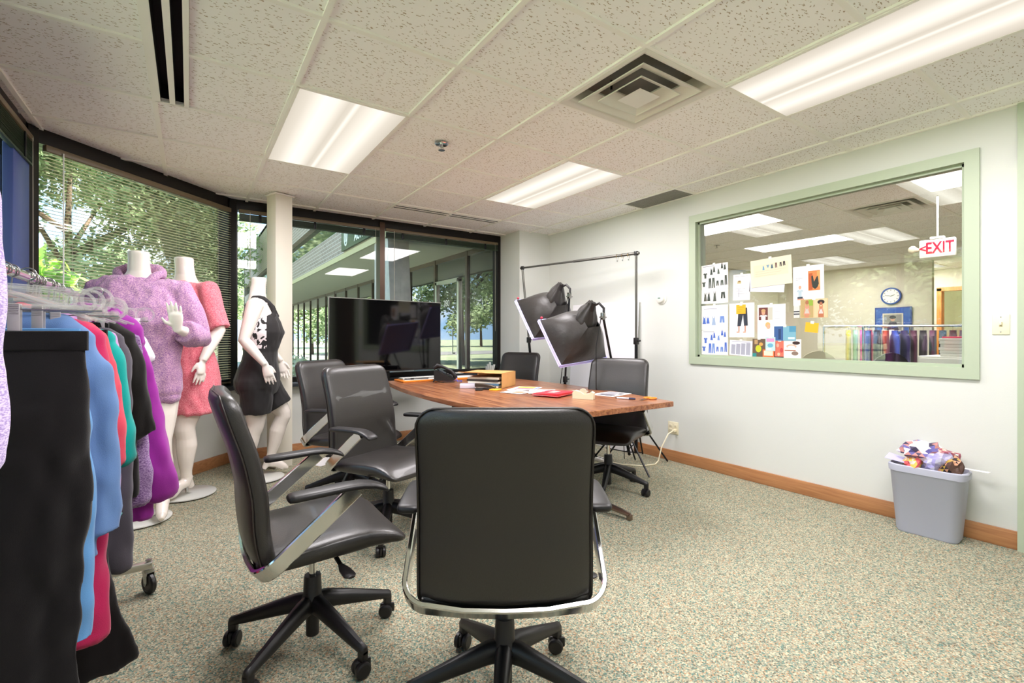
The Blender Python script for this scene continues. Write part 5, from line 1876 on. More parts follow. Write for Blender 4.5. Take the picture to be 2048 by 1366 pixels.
def far_rack(label, x0, y0, x1, y1, z, items, group):
    t = thing('garment_rack', label, 'garment rack', (x0, y0, 0))
    d = Vector((x1 - x0, y1 - y0, 0))
    L = d.length
    u = d.normalized()
    MB().tube([(0, 0, z), d + Vector((0, 0, z))], .014, 10).build('rail', M_CHROME, t)
    for p in (Vector((0, 0, 0)), d):
        MB().tube([p + Vector((0, 0, .08)), p + Vector((0, 0, z))], .013, 8).build('upright', M_CHROME, t)
        nrm = Vector((-u.y, u.x, 0))
        MB().tube([p - nrm * .25 + Vector((0, 0, .09)), p + nrm * .25 + Vector((0, 0, .09))], .013, 8).build('base_bar', M_CHROME, t)
        for s in (-1, 1):
            MB().lathe([(.004, -.012), (.04, -.012), (.04, .012), (.004, .012)], 14, M=Matrix.Translation(p + nrm * .25 * s + Vector((0, 0, .04))) @ Matrix.Rotation(PI / 2, 4, 'X')).build('caster', M_BLACKP, t)
    for k, (q, c, cname, w, Lg) in enumerate(items):
        p = Vector((x0, y0, z)) + d * q
        g = thing('hanging_garment', cname, 'garment', p, math.atan2(u.y, u.x) + PI / 2 + random.uniform(-.15, .15), group)
        simple_garment(w, Lg, k + int(x0 * 10)).build('garment_body', mat('fabric_' + c[1:], c, rough=.9, sheen=.2), g)
        MB().tube([(0, 0, -.08), (0, 0, -.03), (.012, 0, .0), (.012, 0, .014), (0, 0, .018), (-.012, 0, .012)], .002, 6).build('hook', M_STEEL, g)




def items(spec, where, lo, hi):
    out = []
    n = len(spec)
    for k, (c, nm, w, L) in enumerate(spec):
        out.append((lo + (hi - lo) * k / max(1, n - 1), c, '%s on the %s, %s from its pinned-paper end' % (nm, where, ordn[k]), w, L))
    return out


far_rack('chrome garment rack across the next room, near the picture', 7.35, 3.05, 7.75, 2.2, 1.32, items([('#d8c44a', 'yellow garment', .20, .7), ('#8fc0a0', 'mint garment', .2, .8), ('#e83a9a', 'bright pink garment', .2, .8), ('#8a2a4a', 'wine red garment', .2, .85), ('#2a2430', 'black garment', .22, .9), ('#d8cfb4', 'cream garment', .2, .8), ('#e4dcc8', 'ivory garment', .2, .75)], 'farther rail', .30, .80), 'garments on the farther rail')
far_rack('chrome garment rack in the next room, nearer the exit sign', 6.55, 2.3, 6.87, 1.45, 1.30, items([('#2b3a8c', 'dark blue garment', .22, .85), ('#1f2440', 'navy garment', .22, .9), ('#b8442c', 'rust red garment', .2, .8), ('#3450b0', 'royal blue garment', .22, .85), ('#34285c', 'indigo garment', .22, .85), ('#5a2440', 'maroon garment', .2, .8), ('#241c24', 'black garment', .22, .85), ('#6a3450', 'plum garment', .2, .8), ('#3a4a5a', 'slate garment', .22, .8), ('#1c1a20', 'jet black garment', .22, .85), ('#4a3040', 'aubergine garment', .22, .85)], 'nearer rail', .05, .95), 'garments on the nearer rail')

# cabinet with stacked sheets and chairs just behind the glass
cbn = thing('drawer_cabinet', 'white drawer cabinet below the exit sign', 'cabinet', (5.35, 1.12, 0))
MB().rbox(-.25, .25, -.28, .28, 0, 1.02, .006).build('cabinet_body', M_WHITE_M, cbn)
for k in range(4):
    o = MB().rbox(-.262, -.25, -.265, .265, .04 + .245 * k, .27 + .245 * k, .004).build('drawer', M_WHITEP, cbn)
    MB().rbox(-.27, -.262, -.012, .012, .20 + .245 * k, .212 + .245 * k, .003).build('lock', M_BLACKM, o)
for k in range(6):
    tag(MB().rbox(-.20, .20, -.21, .21, 0, .024, .003).build('flat_box', mat('flat_box_white', '#dcdad4', rough=.6), loc=(5.37 + .004 * (k % 2), 1.06 + .005 * (k % 3), 1.0208 + .0250 * k)),
        'thin white box in the stack on the cabinet, %s from the top' % ordn[5 - k], 'box', 'flat boxes stacked on the cabinet')
tag(MB().rbox(-.19, .19, -.20, .20, 0, .012, .002).build('folder', mat('folder_pink', '#f04a6a', rough=.5), loc=(5.37, 1.06, 1.1712)), 'bright pink folder on top of the box stack', 'folder')


def arc_chair(label, x, y, face, m):
    t = thing('side_chair', label, 'chair', (x, y, 0), fac(face), 'chairs in the next room')
    rings = []
    n = 14
    for k in range(n + 1):
        a = PI * k / n
        px, pz = -.24 * math.cos(a), .62 + .43 * math.sin(a)
        rings.append([(px * q, -.22 + .05 * (px / .24) ** 2 + dy, .60 + (pz - .60) * q) for q, dy in ((1, 0), (1, .02), (.55, .03), (.55, .01))])
    MB().loft(rings, caps=True).build('backrest', m, t, smooth=50)
    MB().loft([[(px, -.21 + dy, pz) for px, pz in [(-.14 * math.cos(PI * k / 10), .60 + .20 * math.sin(PI * k / 10)) for k in range(11)]] for dy in (0, .02)]).build('back_panel', m, t)
    MB().rbox(-.23, .23, -.2, .24, .43, .48, .02).build('seat', m, t)
    for sx in (-1, 1):
        for sy in (-1, 1):
            MB().tube([(sx * .2, sy * .19 + .02, .44), (sx * .23, sy * .23 + .02, 0)], .012, 8).build('leg', M_STEEL, t)


arc_chair('cream round-backed chair behind the glass, beside the black one', 5.05, 2.17, 60, M_CREAM)
arc_chair('black round-backed chair behind the glass, beside the cabinet', 4.98, 1.66, 40, mat('chair_black', '#2c2430', rough=.7))
arc_chair('dark round-backed chair behind the glass, near the lone sticky note', 5.15, 2.55, 60, mat('chair_dark', '#22202c', rough=.7))

# ------------------------------------------------------------------ mannequins
def hand(b, w, d, n, th, s=1.0, spread=.22, curl=.0):
    tk = .9 if curl < .05 else .45
    """w wrist, d direction to the finger tips, n palm normal, th direction to the thumb side"""
    w, d, n, th = Vector(w), Vector(d).normalized(), Vector(n).normalized(), Vector(th).normalized()
    b.tube([w - d * .02, w + d * .02, w + d * .05, w + d * .088, w + d * .10], [.023 * s, .030 * s, .038 * s, .040 * s, .030 * s], 14, flat=.42, up=n)
    for k, (o, L) in enumerate(((.030, .066), (.0105, .076), (-.0095, .070), (-.029, .054))):
        dirv = (d + th * (o / .03) * spread * .35).normalized()
        p = w + d * .084 * s + th * o * s
        pts = [p]
        cur = dirv
        for j in range(3):
            cur = (cur + n * curl * .5).normalized()
            p = p + cur * L * s / 3 * 1.12
            pts.append(p)
        b.tube(pts, [.0092 * s, .0086 * s, .0078 * s, .0055 * s], 8)
    p = w + d * .022 * s + th * .026 * s
    b.tube([p, p + (d * (1.25 - tk) + th * tk + n * .2).normalized() * .034 * s, p + (d * (1.25 - tk) + th * tk + n * .2).normalized() * .034 * s + (d * .9 + th * tk * .5 + n * .2).normalized() * .036 * s], [.014 * s, .0105 * s, .006 * s], 8)


def ell(cx, cy, cz, hx, hy, n=28, e=2.3):
    return [(cx + x, cy + y, cz) for x, y in sup(hx, hy, n, e)]


TORSO = [(1.665, .050, .052, -.010), (1.655, .056, .058, -.010), (1.60, .054, .056, -.014), (1.54, .060, .060, -.020), (1.50, .085, .066, -.020), (1.465, .150, .078, -.018), (1.43, .188, .092, -.012), (1.36, .186, .112, .0),
         (1.28, .178, .132, .016), (1.21, .180, .146, .024), (1.14, .170, .126, .012), (1.05, .158, .112, .0), (.98, .170, .118, -.004), (.90, .196, .138, -.014), (.82, .212, .152, -.022), (.76, .208, .146, -.022), (.70, .17, .12, -.016)]


def mann_body(legs, arms, s=1.0):
    b = MB()
    b.loft([ell(0, cy * s, z * s, hx * s, hy * s) for z, hx, hy, cy in reversed(TORSO)])
    for hip, knee, ank, toe in legs:
        hip, knee, ank, toe = (Vector(q) * s for q in (hip, knee, ank, toe))
        pts, rad = [], []
        for q, r_ in ((0, .112), (.2, .108), (.5, .094), (.8, .074), (.95, .064)):
            pts.append(hip.lerp(knee, q))
            rad.append(r_ * s)
        for q, r_ in ((.04, .062), (.2, .060), (.36, .064), (.6, .052), (.85, .036), (1, .034)):
            p = knee.lerp(ank, q)
            bulge = math.sin(PI * min(1, q * 1.5)) * .012 * s
            pts.append(p + Vector((0, -bulge, 0)))
            rad.append(r_ * s)
        b.tube(pts, rad, 18)
        f = (toe - ank)
        fl = Vector((f.x, f.y, 0)).normalized()
        b.tube([ank + Vector((0, 0, .02)) - fl * .012, ank - Vector((0, 0, .03)) + fl * .015, ank.lerp(toe, .45) + Vector((0, 0, .006)), ank.lerp(toe, .8), toe], [.036 * s, .037 * s, .034 * s, .030 * s, .014 * s], 14)
        b.tube([ank - fl * .015 - Vector((0, 0, .02)), Vector((ank.x, ank.y, 0)) - fl * .045 + Vector((0, 0, max(.012, ank.z - .075)))], [.030 * s, .020 * s], 12)
    for sh, el, wr, hd, pn, tv_, curl in arms:
        sh, el, wr = (Vector(q) * s for q in (sh, el, wr))
        b.tube([sh + Vector((-.05 if sh.x > 0 else .05, 0, .008)), sh, sh.lerp(el, .3), sh.lerp(el, .7), el, el.lerp(wr, .2), el.lerp(wr, .6), wr], [.062 * s, .064 * s, .056 * s, .048 * s, .043 * s, .043 * s, .035 * s, .025 * s], 16)
        hand(b, wr, hd, pn, tv_, s, curl=curl)
    return remeshed(b, 'body', M_MANN, .0055, 3)


def fold_disp(amp, sx=9, sz=2.2, seed=0.0, lo=-9, hi=9):
    def f(co):
        k = noise.noise(Vector((co.x * sx + seed, co.y * sx, co.z * sz)))
        k2 = noise.noise(Vector((co.x * 26, co.y * 26 + seed, co.z * 12)))
        return amp * k + amp * .35 * k2 + amp * .25
    return f


def heather(name, c1, c2, c3=None):
    m, n, l, b = node_mat(name)
    b.inputs['Roughness'].default_value = .9
    b.inputs['Sheen Weight'].default_value = .25
    b.inputs['Specular IOR Level'].default_value = .15
    tc = n.new('ShaderNodeTexCoord')
    mp = n.new('ShaderNodeMapping')
    mp.inputs['Scale'].default_value = (140, 140, 420)
    l.new(tc.outputs['Object'], mp.inputs[0])
    nz = n.new('ShaderNodeTexNoise')
    nz.inputs['Scale'].default_value = 1
    nz.inputs['Detail'].default_value = 3
    l.new(mp.outputs[0], nz.inputs['Vector'])
    r = n.new('ShaderNodeValToRGB')
    r.color_ramp.elements[0].position = .40
    r.color_ramp.elements[0].color = (*lin(c1), 1)
    r.color_ramp.elements[1].position = .60
    r.color_ramp.elements[1].color = (*lin(c2), 1)
    l.new(nz.outputs['Fac'], r.inputs[0])
    l.new(r.outputs[0], b.inputs['Base Color'])
    return m


M_HOODIE = heather('heather_purple', '#8d5f9a', '#d3a9bf')
M_PINK = heather('heather_pink', '#d2546a', '#ee98a0')


def base_disc(t, r_=.19, off=(0, 0)):
    MB().lathe([(.001, 0.0005), (r_, .0005), (r_, .007), (r_ - .004, .009), (.001, .009)], 40, M=Matrix.Translation((off[0], off[1], 0))).build('base_plate', mat('frosted_glass', '#d9dbd6', rough=.15, spec=.7, coat=.3), t)
    MB().tube([(off[0], off[1] - .0, .009), (off[0], off[1], .05)], .012, 10).build('base_spigot', M_CHROME, t)


# --- mannequin in the purple hoodie, one palm raised
mq = thing('mannequin', 'headless white mannequin in a heather purple hoodie with a raised palm', 'mannequin', (-.27, 3.87, .009), fac(190), 'shop mannequins')
S1 = 1.035
legs = [((.10, -.02, .80), (.115, .03, .47), (.12, -.02, .125), (.13, .11, .03)), ((-.10, -.02, .80), (-.12, .05, .47), (-.13, .02, .125), (-.15, .15, .03))]
arms = [((.205, -.01, 1.42), (.27, -.03, 1.14), (.26, .04, .90), (0, .15, -1), (-1, 0, 0), (0, 1, .2), .15),
        ((-.205, -.01, 1.42), (-.315, -.01, 1.13), (-.235, .17, 1.185), (.10, .12, 1), (0, 1, -.1), (1, 0, .1), .03)]
put('body', mann_body(legs, arms, S1), mq)
b = MB()
H = [(1.50, .075, .075, -.02), (1.47, .165, .095, -.018), (1.42, .215, .118, -.010), (1.33, .228, .142, .004), (1.22, .226, .160, .016), (1.10, .216, .152, .010), (.98, .214, .150, .0), (.88, .222, .162, -.008), (.80, .222, .166, -.014), (.775, .212, .158, -.014), (.755, .214, .160, -.014), (.735, .206, .152, -.014)]
b.loft([ell(0, cy * S1, z * S1, hx * S1, hy * S1, 32, 2.4) for z, hx, hy, cy in reversed(H)])
for sgn, el, wr in ((1, (.275, -.03, 1.14), (.272, .02, .98)), (-1, (-.32, -.01, 1.125), (-.262, .115, 1.165))):
    sh = Vector((.205 * sgn, -.01, 1.42)) * S1
    el, wr = Vector(el) * S1, Vector(wr) * S1
    b.tube([sh + Vector((-.07 * sgn, 0, .01)), sh, sh.lerp(el, .35), sh.lerp(el, .75), el, el.lerp(wr, .6), wr], [.074, .080, .078, .075, .074, .072, .069], 18)
put('hoodie', remeshed(b, 'hoodie', M_HOODIE, .0085, 3, fold_disp(.026, 7, 4, 1.7)), mq)
# hood lying around the neck
b = MB()
rings = []
for k in range(28):
    a = 2 * PI * k / 28
    fr_ = math.cos(a)                      # +1 at the front
    c = Vector((.112 * math.sin(a) * (1 - .35 * max(0, fr_)), .098 * fr_ - .03, 1.535 - .095 * max(0, fr_) ** 1.5 + .020 * max(0, -fr_))) * S1
    o_ = Vector((math.sin(a), math.cos(a), 0))
    rr = .030 + .028 * max(0, -fr_) - .010 * max(0, fr_) + .005 * math.sin(5 * a)
    rings.append([c + o_ * rr * .75 * math.cos(t_) + Vector((0, 0, 1)) * rr * math.sin(t_) for t_ in [2 * PI * j / 10 for j in range(10)]])
b.loft(rings, caps=False, loop=True)
put('hood', remeshed(b, 'hood', M_HOODIE, .006, 2, fold_disp(.008, 14, 14, 3)), mq)
base_disc(mq, .18)

# --- mannequin in the coral dress
mq = thing('mannequin', 'headless white mannequin in a heather coral pink knee-length dress', 'mannequin', (-.04, 4.36, .009), fac(228), 'shop mannequins')
S2 = 1.065
legs = [((.10, -.02, .80), (.12, .02, .47), (.13, -.05, .125), (.14, .09, .03)), ((-.10, -.02, .80), (-.105, .08, .48), (-.10, .06, .125), (-.11, .20, .03))]
arms = [((.205, -.01, 1.42), (.26, -.04, 1.14), (.25, .05, .92), (0, .2, -1), (-1, 0, 0), (0, 1, .2), .15),
        ((-.205, -.01, 1.42), (-.275, -.035, 1.15), (-.262, .085, .94), (.03, .12, -1), (1, .2, .1), (.1, 1, .2), .16)]
put('body', mann_body(legs, arms, S2), mq)
b = MB()
H = [(1.485, .125, .082, -.018), (1.46, .185, .100, -.016), (1.40, .218, .126, -.004), (1.30, .214, .148, .010), (1.21, .212, .162, .018), (1.10, .202, .150, .008), (1.0, .206, .152, .0), (.90, .226, .166, -.010), (.80, .240, .180, -.016), (.70, .244, .182, -.014), (.62, .246, .184, -.010), (.575, .248, .184, -.008)]
b.loft([ell(0, cy * S2, z * S2, hx * S2, hy * S2, 32, 2.2) for z, hx, hy, cy in reversed(H)])
for sgn, el in ((1, (.26, -.04, 1.14)), (-1, (-.285, -.03, 1.15))):
    sh = Vector((.205 * sgn, -.01, 1.42)) * S2
    el = Vector(el) * S2
    b.tube([sh + Vector((-.07 * sgn, 0, .0)), sh, sh.lerp(el, .4), sh.lerp(el, .8), sh.lerp(el, .95)], [.070, .072, .070, .070, .072], 18)
put('dress', remeshed(b, 'dress', M_PINK, .0085, 3, fold_disp(.022, 8, 1.6, 5.2)), mq)
base_disc(mq, .19, (-.06, .02))

# --- mannequin in the black romper
mq = thing('mannequin', 'headless white mannequin in a black tank romper with patterned sides', 'mannequin', (.49, 4.44, .009), fac(102), 'shop mannequins')
S3 = 1.0
legs = [((.10, -.02, .80), (.11, -.02, .46), (.11, -.10, .125), (.13, .04, .03)), ((-.10, 0, .80), (-.11, .17, .50), (-.10, .06, .125), (-.11, .20, .03))]
arms = [((.205, -.02, 1.42), (.245, -.09, 1.15), (.265, .06, .955), (.02, .28, -1), (-1, .2, 0), (.1, 1, .3), .10),
        ((-.205, -.01, 1.42), (-.25, -.01, 1.15), (-.24, .14, .955), (0, .25, -1), (1, .2, 0), (0, 1, .2), .18)]
put('body', mann_body(legs, arms, S3), mq)


def romper_mat():
    m, n, l, b = node_mat('romper_black')
    b.inputs['Roughness'].default_value = .75
    b.inputs['Sheen Weight'].default_value = .15
    tc = n.new('ShaderNodeTexCoord')
    sp = n.new('ShaderNodeSeparateXYZ')
    l.new(tc.outputs['Object'], sp.inputs[0])
    nz = n.new('ShaderNodeTexNoise')
    nz.inputs['Scale'].default_value = 11
    nz.inputs['Detail'].default_value = 1.5
    nz.inputs['Distortion'].default_value = 2.5
    l.new(tc.outputs['Object'], nz.inputs['Vector'])
    r = n.new('ShaderNodeValToRGB')
    r.color_ramp.interpolation = 'CONSTANT'
    r.color_ramp.elements[0].color = (*lin('#e9dfe2'), 1)
    r.color_ramp.elements[1].position = .50
    r.color_ramp.elements[1].color = (*lin('#151314'), 1)
    l.new(nz.outputs['Fac'], r.inputs[0])

    def band(sock, lo, hi):
        a = n.new('ShaderNodeMath')
        a.operation = 'GREATER_THAN'
        a.inputs[1].default_value = lo
        l.new(sock, a.inputs[0])
        c = n.new('ShaderNodeMath')
        c.operation = 'LESS_THAN'
        c.inputs[1].default_value = hi
        l.new(sock, c.inputs[0])
        d = n.new('ShaderNodeMath')
        d.operation = 'MULTIPLY'
        l.new(a.outputs[0], d.inputs[0])
        l.new(c.outputs[0], d.inputs[1])
        return d.outputs[0]
    ax = n.new('ShaderNodeMath')
    ax.operation = 'ABSOLUTE'
    l.new(sp.outputs['X'], ax.inputs[0])
    mm = n.new('ShaderNodeMath')
    mm.operation = 'MULTIPLY'
    m3 = n.new('ShaderNodeMath')
    m3.operation = 'MULTIPLY'
    l.new(band(ax.outputs[0], .10, 9), m3.inputs[0])
    l.new(band(sp.outputs['Y'], -9, .062), m3.inputs[1])
    l.new(m3.outputs[0], mm.inputs[0])
    l.new(band(sp.outputs['Z'], 1.08, 1.45), mm.inputs[1])
    mx = n.new('ShaderNodeMix')
    mx.data_type = 'RGBA'
    l.new(mm.outputs[0], mx.inputs['Factor'])
    mx.inputs[6].default_value = (*lin('#171415'), 1)
    l.new(r.outputs[0], mx.inputs[7])
    l.new(mx.outputs[2], b.inputs['Base Color'])
    return m


b = MB()
H = [(1.365, .150, .120, .004), (1.34, .180, .126, .006), (1.28, .188, .142, .016), (1.21, .190, .156, .024), (1.14, .182, .138, .012), (1.05, .170, .122, .0), (.98, .182, .128, -.004), (.90, .208, .150, -.014), (.82, .224, .164, -.022), (.76, .222, .158, -.022), (.71, .20, .14, -.018)]
b.loft([ell(0, cy * S3, z * S3, hx * S3, hy * S3, 32, 2.3) for z, hx, hy, cy in reversed(H)])
for hip, knee, ank, toe in legs:
    hip, knee = Vector(hip) * S3, Vector(knee) * S3
    b.tube([hip, hip.lerp(knee, .3), hip.lerp(knee, .6), hip.lerp(knee, .74)], [.122, .119, .110, .106], 20)
for sgn in (-1, 1):
    b.tube([(sgn * .10, .118, 1.34 * S3), (sgn * .098, .085, 1.43 * S3), (sgn * .095, .03, 1.485 * S3), (sgn * .092, -.04, 1.49 * S3), (sgn * .095, -.09, 1.43 * S3), (sgn * .10, -.10, 1.34 * S3)], .016, 10, flat=.7)
put('romper', remeshed(b, 'romper', romper_mat(), .0075, 3, fold_disp(.012, 9, 7, 2.2)), mq)
base_disc(mq, .18)

# ------------------------------------------------------------------ clothes rail
RX, RZ = -.41, 1.37
rk = thing('garment_rack', 'rolling chrome garment rack full of clothes on clear hangers', 'garment rack', (RX, 1.9, 0), 0)
Y0, Y1 = -1.15, .88
MB().tube([(0, Y0, RZ), (0, Y1, RZ)], .0155, 12).build('rail', M_CHROME, rk)
for y in (Y0 + .02, Y1 - .02):
    MB().tube([(0, y, .14), (0, y, RZ)], .0145, 10).build('upright', M_CHROME, rk)
    MB().rbox(-.27, .27, y - .016, y + .016, .115, .147, .004).build('base_bar', M_ALU, rk)
    for s in (-1, 1):
        c = MB().lathe([(.022, .103), (.022, .115), (.008, .116), (.008, .150), (.012, .152), (.012, .158), (.001, .16)], 16).rbox(-.018, .018, -.020, .026, .098, .104, .003)
        for s2 in (-1, 1):
            c.prism([(-.016, .102), (.018, .102), (.004, .040), (-.008, .040), (-.018, .060)], s2 * .0145, s2 * .0175, axis='x')
        c = c.build('caster', M_STEEL, rk, (s * .255, y, 0), (0, 0, -.7 * s + 1.2))
        Rw = Matrix.Rotation(PI / 2, 4, 'Y')
        MB().lathe([(.012, -.011), (.030, -.011), (.032, -.013), (.042, -.012), (.0475, -.006), (.0475, .006), (.042, .012), (.032, .013), (.030, .011), (.012, .011)], 28, M=Rw).build('wheel', M_BLACKP, c, (0, -.004, .0478))
        MB().lathe([(.001, -.0175), (.006, -.0175), (.006, .0175), (.001, .0175)], 10, M=Rw).build('axle', M_STEEL, c, (0, -.004, .0478))
MB().rbox(-.014, .014, Y0, Y1, .118, .144, .004).build('base_rail', M_ALU, rk)


def hanger(label, y, clips=None, w=.20, x=RX, z=RZ, rot=0.0, group='clear plastic hangers on the rail'):
    t = thing('clothes_hanger', label, 'hanger', (x, y, z), rot, group)
    pts = [(0, 0, -.062)]
    for k in range(10):
        a = math.radians(-60 + 250 * k / 9)
        pts.append((.0185 * math.cos(a) if k else .004, 0, .0005 + .0185 * math.sin(a)))
    MB().tube(pts, .0021, 6).build('hook', M_STEEL, t)
    if clips:
        b = MB()
        b.tube([(-w, 0, -.070), (-.04, 0, -.060), (.04, 0, -.060), (w, 0, -.070)], .0042, 8)
        b.tube([(-w, 0, -.108), (w, 0, -.108)], .0042, 8)
        b.rbox(-.03, .03, -.006, .006, -.080, -.048, .004)
        for s in (-1, 1):
            b.lathe([(.026, -.004), (.033, -.004), (.033, .004), (.026, .004), (.026, -.004)], 18, M=Matrix.Translation((s * w, 0, -.090)) @ Matrix.Rotation(PI / 2, 4, 'X'), caps=False)
            b.rbox(s * w - .01, s * w + .01, -.004, .004, -.125, -.10, .003)
        b.build('hanger_bar', M_CLEAR, t)
        MB().tube([(-w - .01, -.006, -.118), (w + .01, -.006, -.118)], .0018, 6).build('clip_wire', M_STEEL, t)
        for s in clips:
            c = MB()
            for sy in (-1, 1):
                c.rbox(s - .0105, s + .0105, sy * .010 - .003, sy * .010 + .003, -.185, -.105, .002, M=None)
            for k in range(6):
                c.box(s - .009, s + .009, -.0142, -.013, -.128 + k * .004, -.126 + k * .004)
            c.build('clip', mat('clip_grey', '#a9a4a8', rough=.3, metal=.2), t)
    else:
        b = MB()
        b.tube([(-w, 0, -.135), (-w * .6, 0, -.100), (-.03, 0, -.068), (.03, 0, -.068), (w * .6, 0, -.100), (w, 0, -.135)], [.006, .011, .012, .012, .011, .006], 10, flat=.6)
        b.build('hanger_body', M_CLEAR, t)
    return t


def fabric(c, sheen=.2):
    return mat('cloth_' + c[1:], c, rough=.88, spec=.15, sheen=sheen, bump=(500, .15))


def top_garment(label, y, c, r1=.22, r2=.25, zb=.8, L=.80, srad=.056, flare=1.0, x=RX, z=RZ, rot=0.0, m=None, hood=False, collar=False, drop=.04, seed=0.0, hgr=True, amp=.030, sdrop=.125):
    t = thing('hanging_shirt', label, 'garment', (x, y, z), rot, 'clothes on the rail')
    b = MB()
    sl = (z - sdrop - .075 - zb) if r2 else 0
    sw = r1 - (.022 if sl else .004)
    zs = -sdrop
    rows = [(zs + .012, .055, .022), (zs - .006, .085, .026), (zs - .025, sw * .72, .030), (zs - .055, sw * .98, .034), (zs - .12, sw * .99, .040), (zs - .25, sw * .93, .042), (zs - .5 * L, sw * .95 * flare ** .5, .046), (zs - .8 * L, sw * flare, .050), (zs - L, sw * 1.02 * flare, .050)]
    b.loft([[(xx, yy, zz) for xx, yy in sup(hw, ht, 32, 2.6)] for zz, hw, ht in reversed(rows)])
    if sl:
        for s in (-1, 1):
            p0 = Vector((s * (r1 - srad - .02), 0, zs - .075))
            p1 = Vector((s * (r1 - srad), .0, zs - .15))
            p2 = Vector((s * (r1 * .4 + r2 * .6 - srad), .005, zs - .075 - sl * .6))
            p3 = Vector((s * (r2 - srad), .0, zs - .075 - sl))
            b.tube([p0, p1, p2, p3], [srad * .8, srad * 1.02, srad * 1.0, srad * .96], 18, flat=.62, up=(0, 1, 0))
    if hood:
        b.tube([(-.08, -.02, zs), (-.09, .03, zs + .01), (-.02, .05, zs - .02), (.07, .04, zs - .01), (.11, .0, zs - .05), (.08, -.03, zs - .09)], [.03, .035, .04, .04, .036, .025], 12)
    if collar:
        b.tube([(-.15, .0, zs - .02), (-.06, .035, zs + .035), (.06, .035, zs + .045), (.15, .01, zs + .01), (.22, -.01, zs - .05), (.25, -.01, zs - .10)], [.03, .036, .042, .046, .044, .03], 12)
    put('garment_body', remeshed(b, 'garment_body', m or fabric(c), .0085, 2, fold_disp(amp, 11, 1.8, seed + y * 7)), t)
    if hgr:
        hanger('clear hanger holding the ' + label, y + .0, None, sw * .9, x, z, rot)
    return t


def faded(f, top):
    return lambda co: f(co) * max(0, min(1, (top - .03 - co.z) / .16))


def bottom_garment(label, y, c, w=.20, L=1.0, legs_=True, clips=(-.12, .12), x=RX, z=RZ, rot=0.0, top=-.165, wtop=None, seed=0.0, m=None, amp=.026, flare=1.0, bandm=None):
    t = thing('hanging_trousers' if legs_ else 'hanging_skirt', label, 'garment', (x, y, z), rot, 'clothes on the rail')
    b = MB()
    wt = wtop or w * .9
    rows = [(top, wt, .014), (top - .05, wt, .018)]
    if L > .4:
        rows += [(top - .16, w, .034), (top - .30, w * 1.0, .042)]
    if not legs_:
        rows += [(top - .5 * L, w * 1.02, .045), (top - L, w * 1.05 * flare, .048)]
        b.loft([[(xx, yy, zz) for xx, yy in sup(hw, ht, 32, 2.8)] for zz, hw, ht in reversed(rows)])
    else:
        b.loft([[(xx, yy, zz) for xx, yy in sup(hw, ht, 32, 2.8)] for zz, hw, ht in reversed(rows)])
        for s in (-1, 1):
            b.tube([(s * w * .50, 0, top - .18), (s * w * .50, .0, top - .4), (s * w * .50, .008, top - .7 * L), (s * w * .50 * flare, 0, top - L)], [w * .5, w * .5, w * .44, w * .42 * flare], 20, flat=.36, up=(0, 1, 0))
    put('garment_body', remeshed(b, 'garment_body', m or fabric(c), .0085, 2, faded(fold_disp(amp, 9, 1.6, seed + y * 5), top)), t)
    bb = MB().loft([[(xx, yy, zz) for xx, yy in sup(wt + .004, ht, 32, 2.8)] for zz, ht in ((top - .044, .018), (top - .040, .022), (top - .02, .0205), (top + .002, .019), (top + .004, .016))])
    bb.build('waistband', bandm or m or fabric(c), t)
    hanger('clear clip hanger holding the ' + label, y, clips, wt + .02, x, z, rot)
    return t


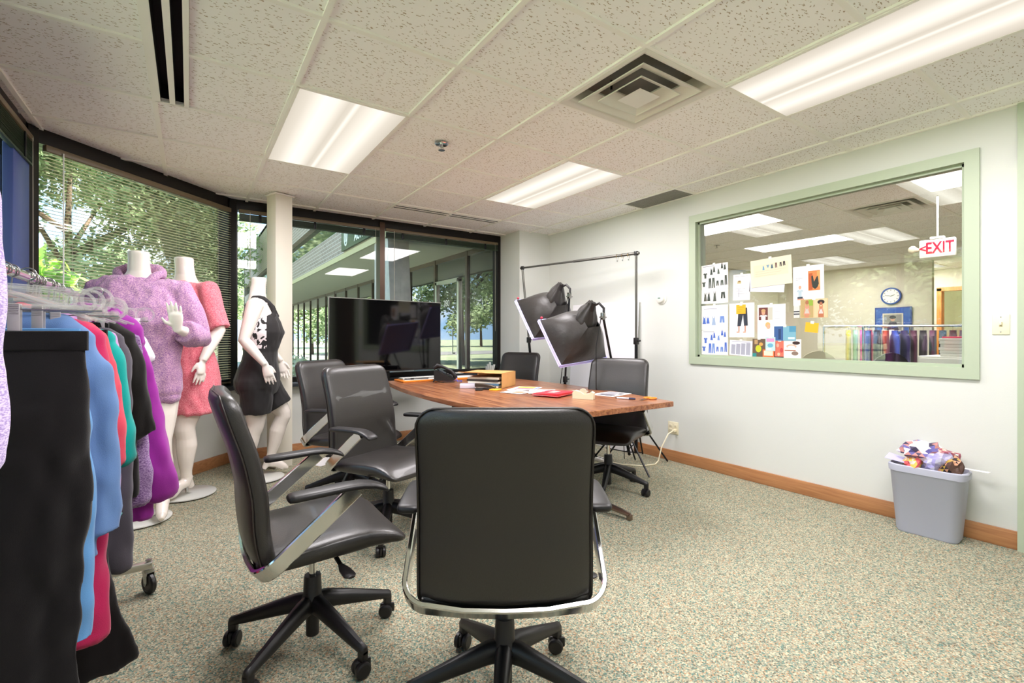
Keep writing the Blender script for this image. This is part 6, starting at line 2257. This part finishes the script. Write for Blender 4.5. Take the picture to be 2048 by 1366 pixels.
bottom_garment('black leggings nearest the viewer on the rail', 1.56, '#0f0c0e', .205, 1.06, True, (-.13, .075), rot=.03, wtop=.20, top=-.172)
bottom_garment('pale blue long skirt just behind the black leggings', 1.645, '#5f93c8', .195, .80, False, (-.1, .1), rot=-.04)
top_garment('steel blue loose top with wide sleeves', 1.735, '#6483b4', .229, .262, .64, .66, .066, 1.0, seed=1)
top_garment('crimson tunic hanging low behind the steel blue top', 1.805, '#b82356', .205, 0, 0, .92, .06, 1.06, seed=2)
top_garment('coral red short-sleeved top on the rail', 1.87, '#d84a5e', .226, .243, .80, .62, .055, 1.0, seed=3)
bottom_garment('long black wide trousers behind the coral top', 1.945, '#110d0e', .195, 1.06, True, (-.12, .12), seed=4, flare=1.42, x=RX + .02)
top_garment('teal short-sleeved top on the rail', 2.025, '#16a29c', .222, .265, .78, .64, .054, 1.0, seed=5)
top_garment('lavender top between teal and charcoal', 2.09, '#c193c9', .228, .25, .82, .66, .054, 1.0, seed=6)
top_garment('charcoal zip hoodie with its hood folded', 2.17, '#59545e', .240, .242, .37, .80, .056, 1.0, hood=True, seed=7)
bottom_garment('short black skirt clipped high on the rail', 2.235, '#0c0a0b', .175, .45, False, (-.1, .14), top=-.135, x=RX + .01)
top_garment('black short-sleeved top on the rail', 2.30, '#120e0c', .262, .315, .81, .66, .064, 1.0, seed=8)
top_garment('heather plum sleeveless top', 2.37, '#8f6aa0', .262, 0, 0, .70, .05, 1.05, m=heather('heather_plum', '#6d4a80', '#b294c0'), seed=9)
top_garment('magenta purple cowl top with long wide sleeves', 2.46, '#9c2f9c', .282, .352, .53, .80, .078, 1.05, collar=True, seed=10)
bottom_garment('white skirt clipped at the mannequin end of the rail', 2.56, '#efe9f2', .15, .17, False, (-.08, .10), top=-.11, x=RX + .10, flare=1.1)
for k, (y, w_, r_) in enumerate(((1.69, .17, .22), (2.13, .21, -.2), (2.40, .15, .3), (2.62, .19, .1))):
    hanger('empty clear clip hanger on the rail, %s from the viewer' % ordn[k], y, (-.1, .12), w_, rot=r_)
# lavender top on a taller rail that only just reaches into view
rk2 = thing('garment_rack', 'taller garment rack at the edge of the view holding a lavender top', 'garment rack', (-.56, .2, 0))
MB().tube([(0, -.5, 1.70), (0, 1.06, 1.70)], .0155, 12).build('rail', M_CHROME, rk2)
for y in (-.48, 1.04):
    MB().tube([(0, y, .03), (0, y, 1.70)], .0145, 10).build('upright', M_CHROME, rk2)
    MB().rbox(-.2, .2, y - .016, y + .016, 0, .03, .004).build('base_bar', M_ALU, rk2)
top_garment('lavender heather top at the very edge of the view', 1.17, '#b9a3d6', .293, .293, .97, .62, .062, 1.0, x=-.56, z=1.70, m=heather('heather_lavender', '#9a83bf', '#d9c9ea'), seed=11)
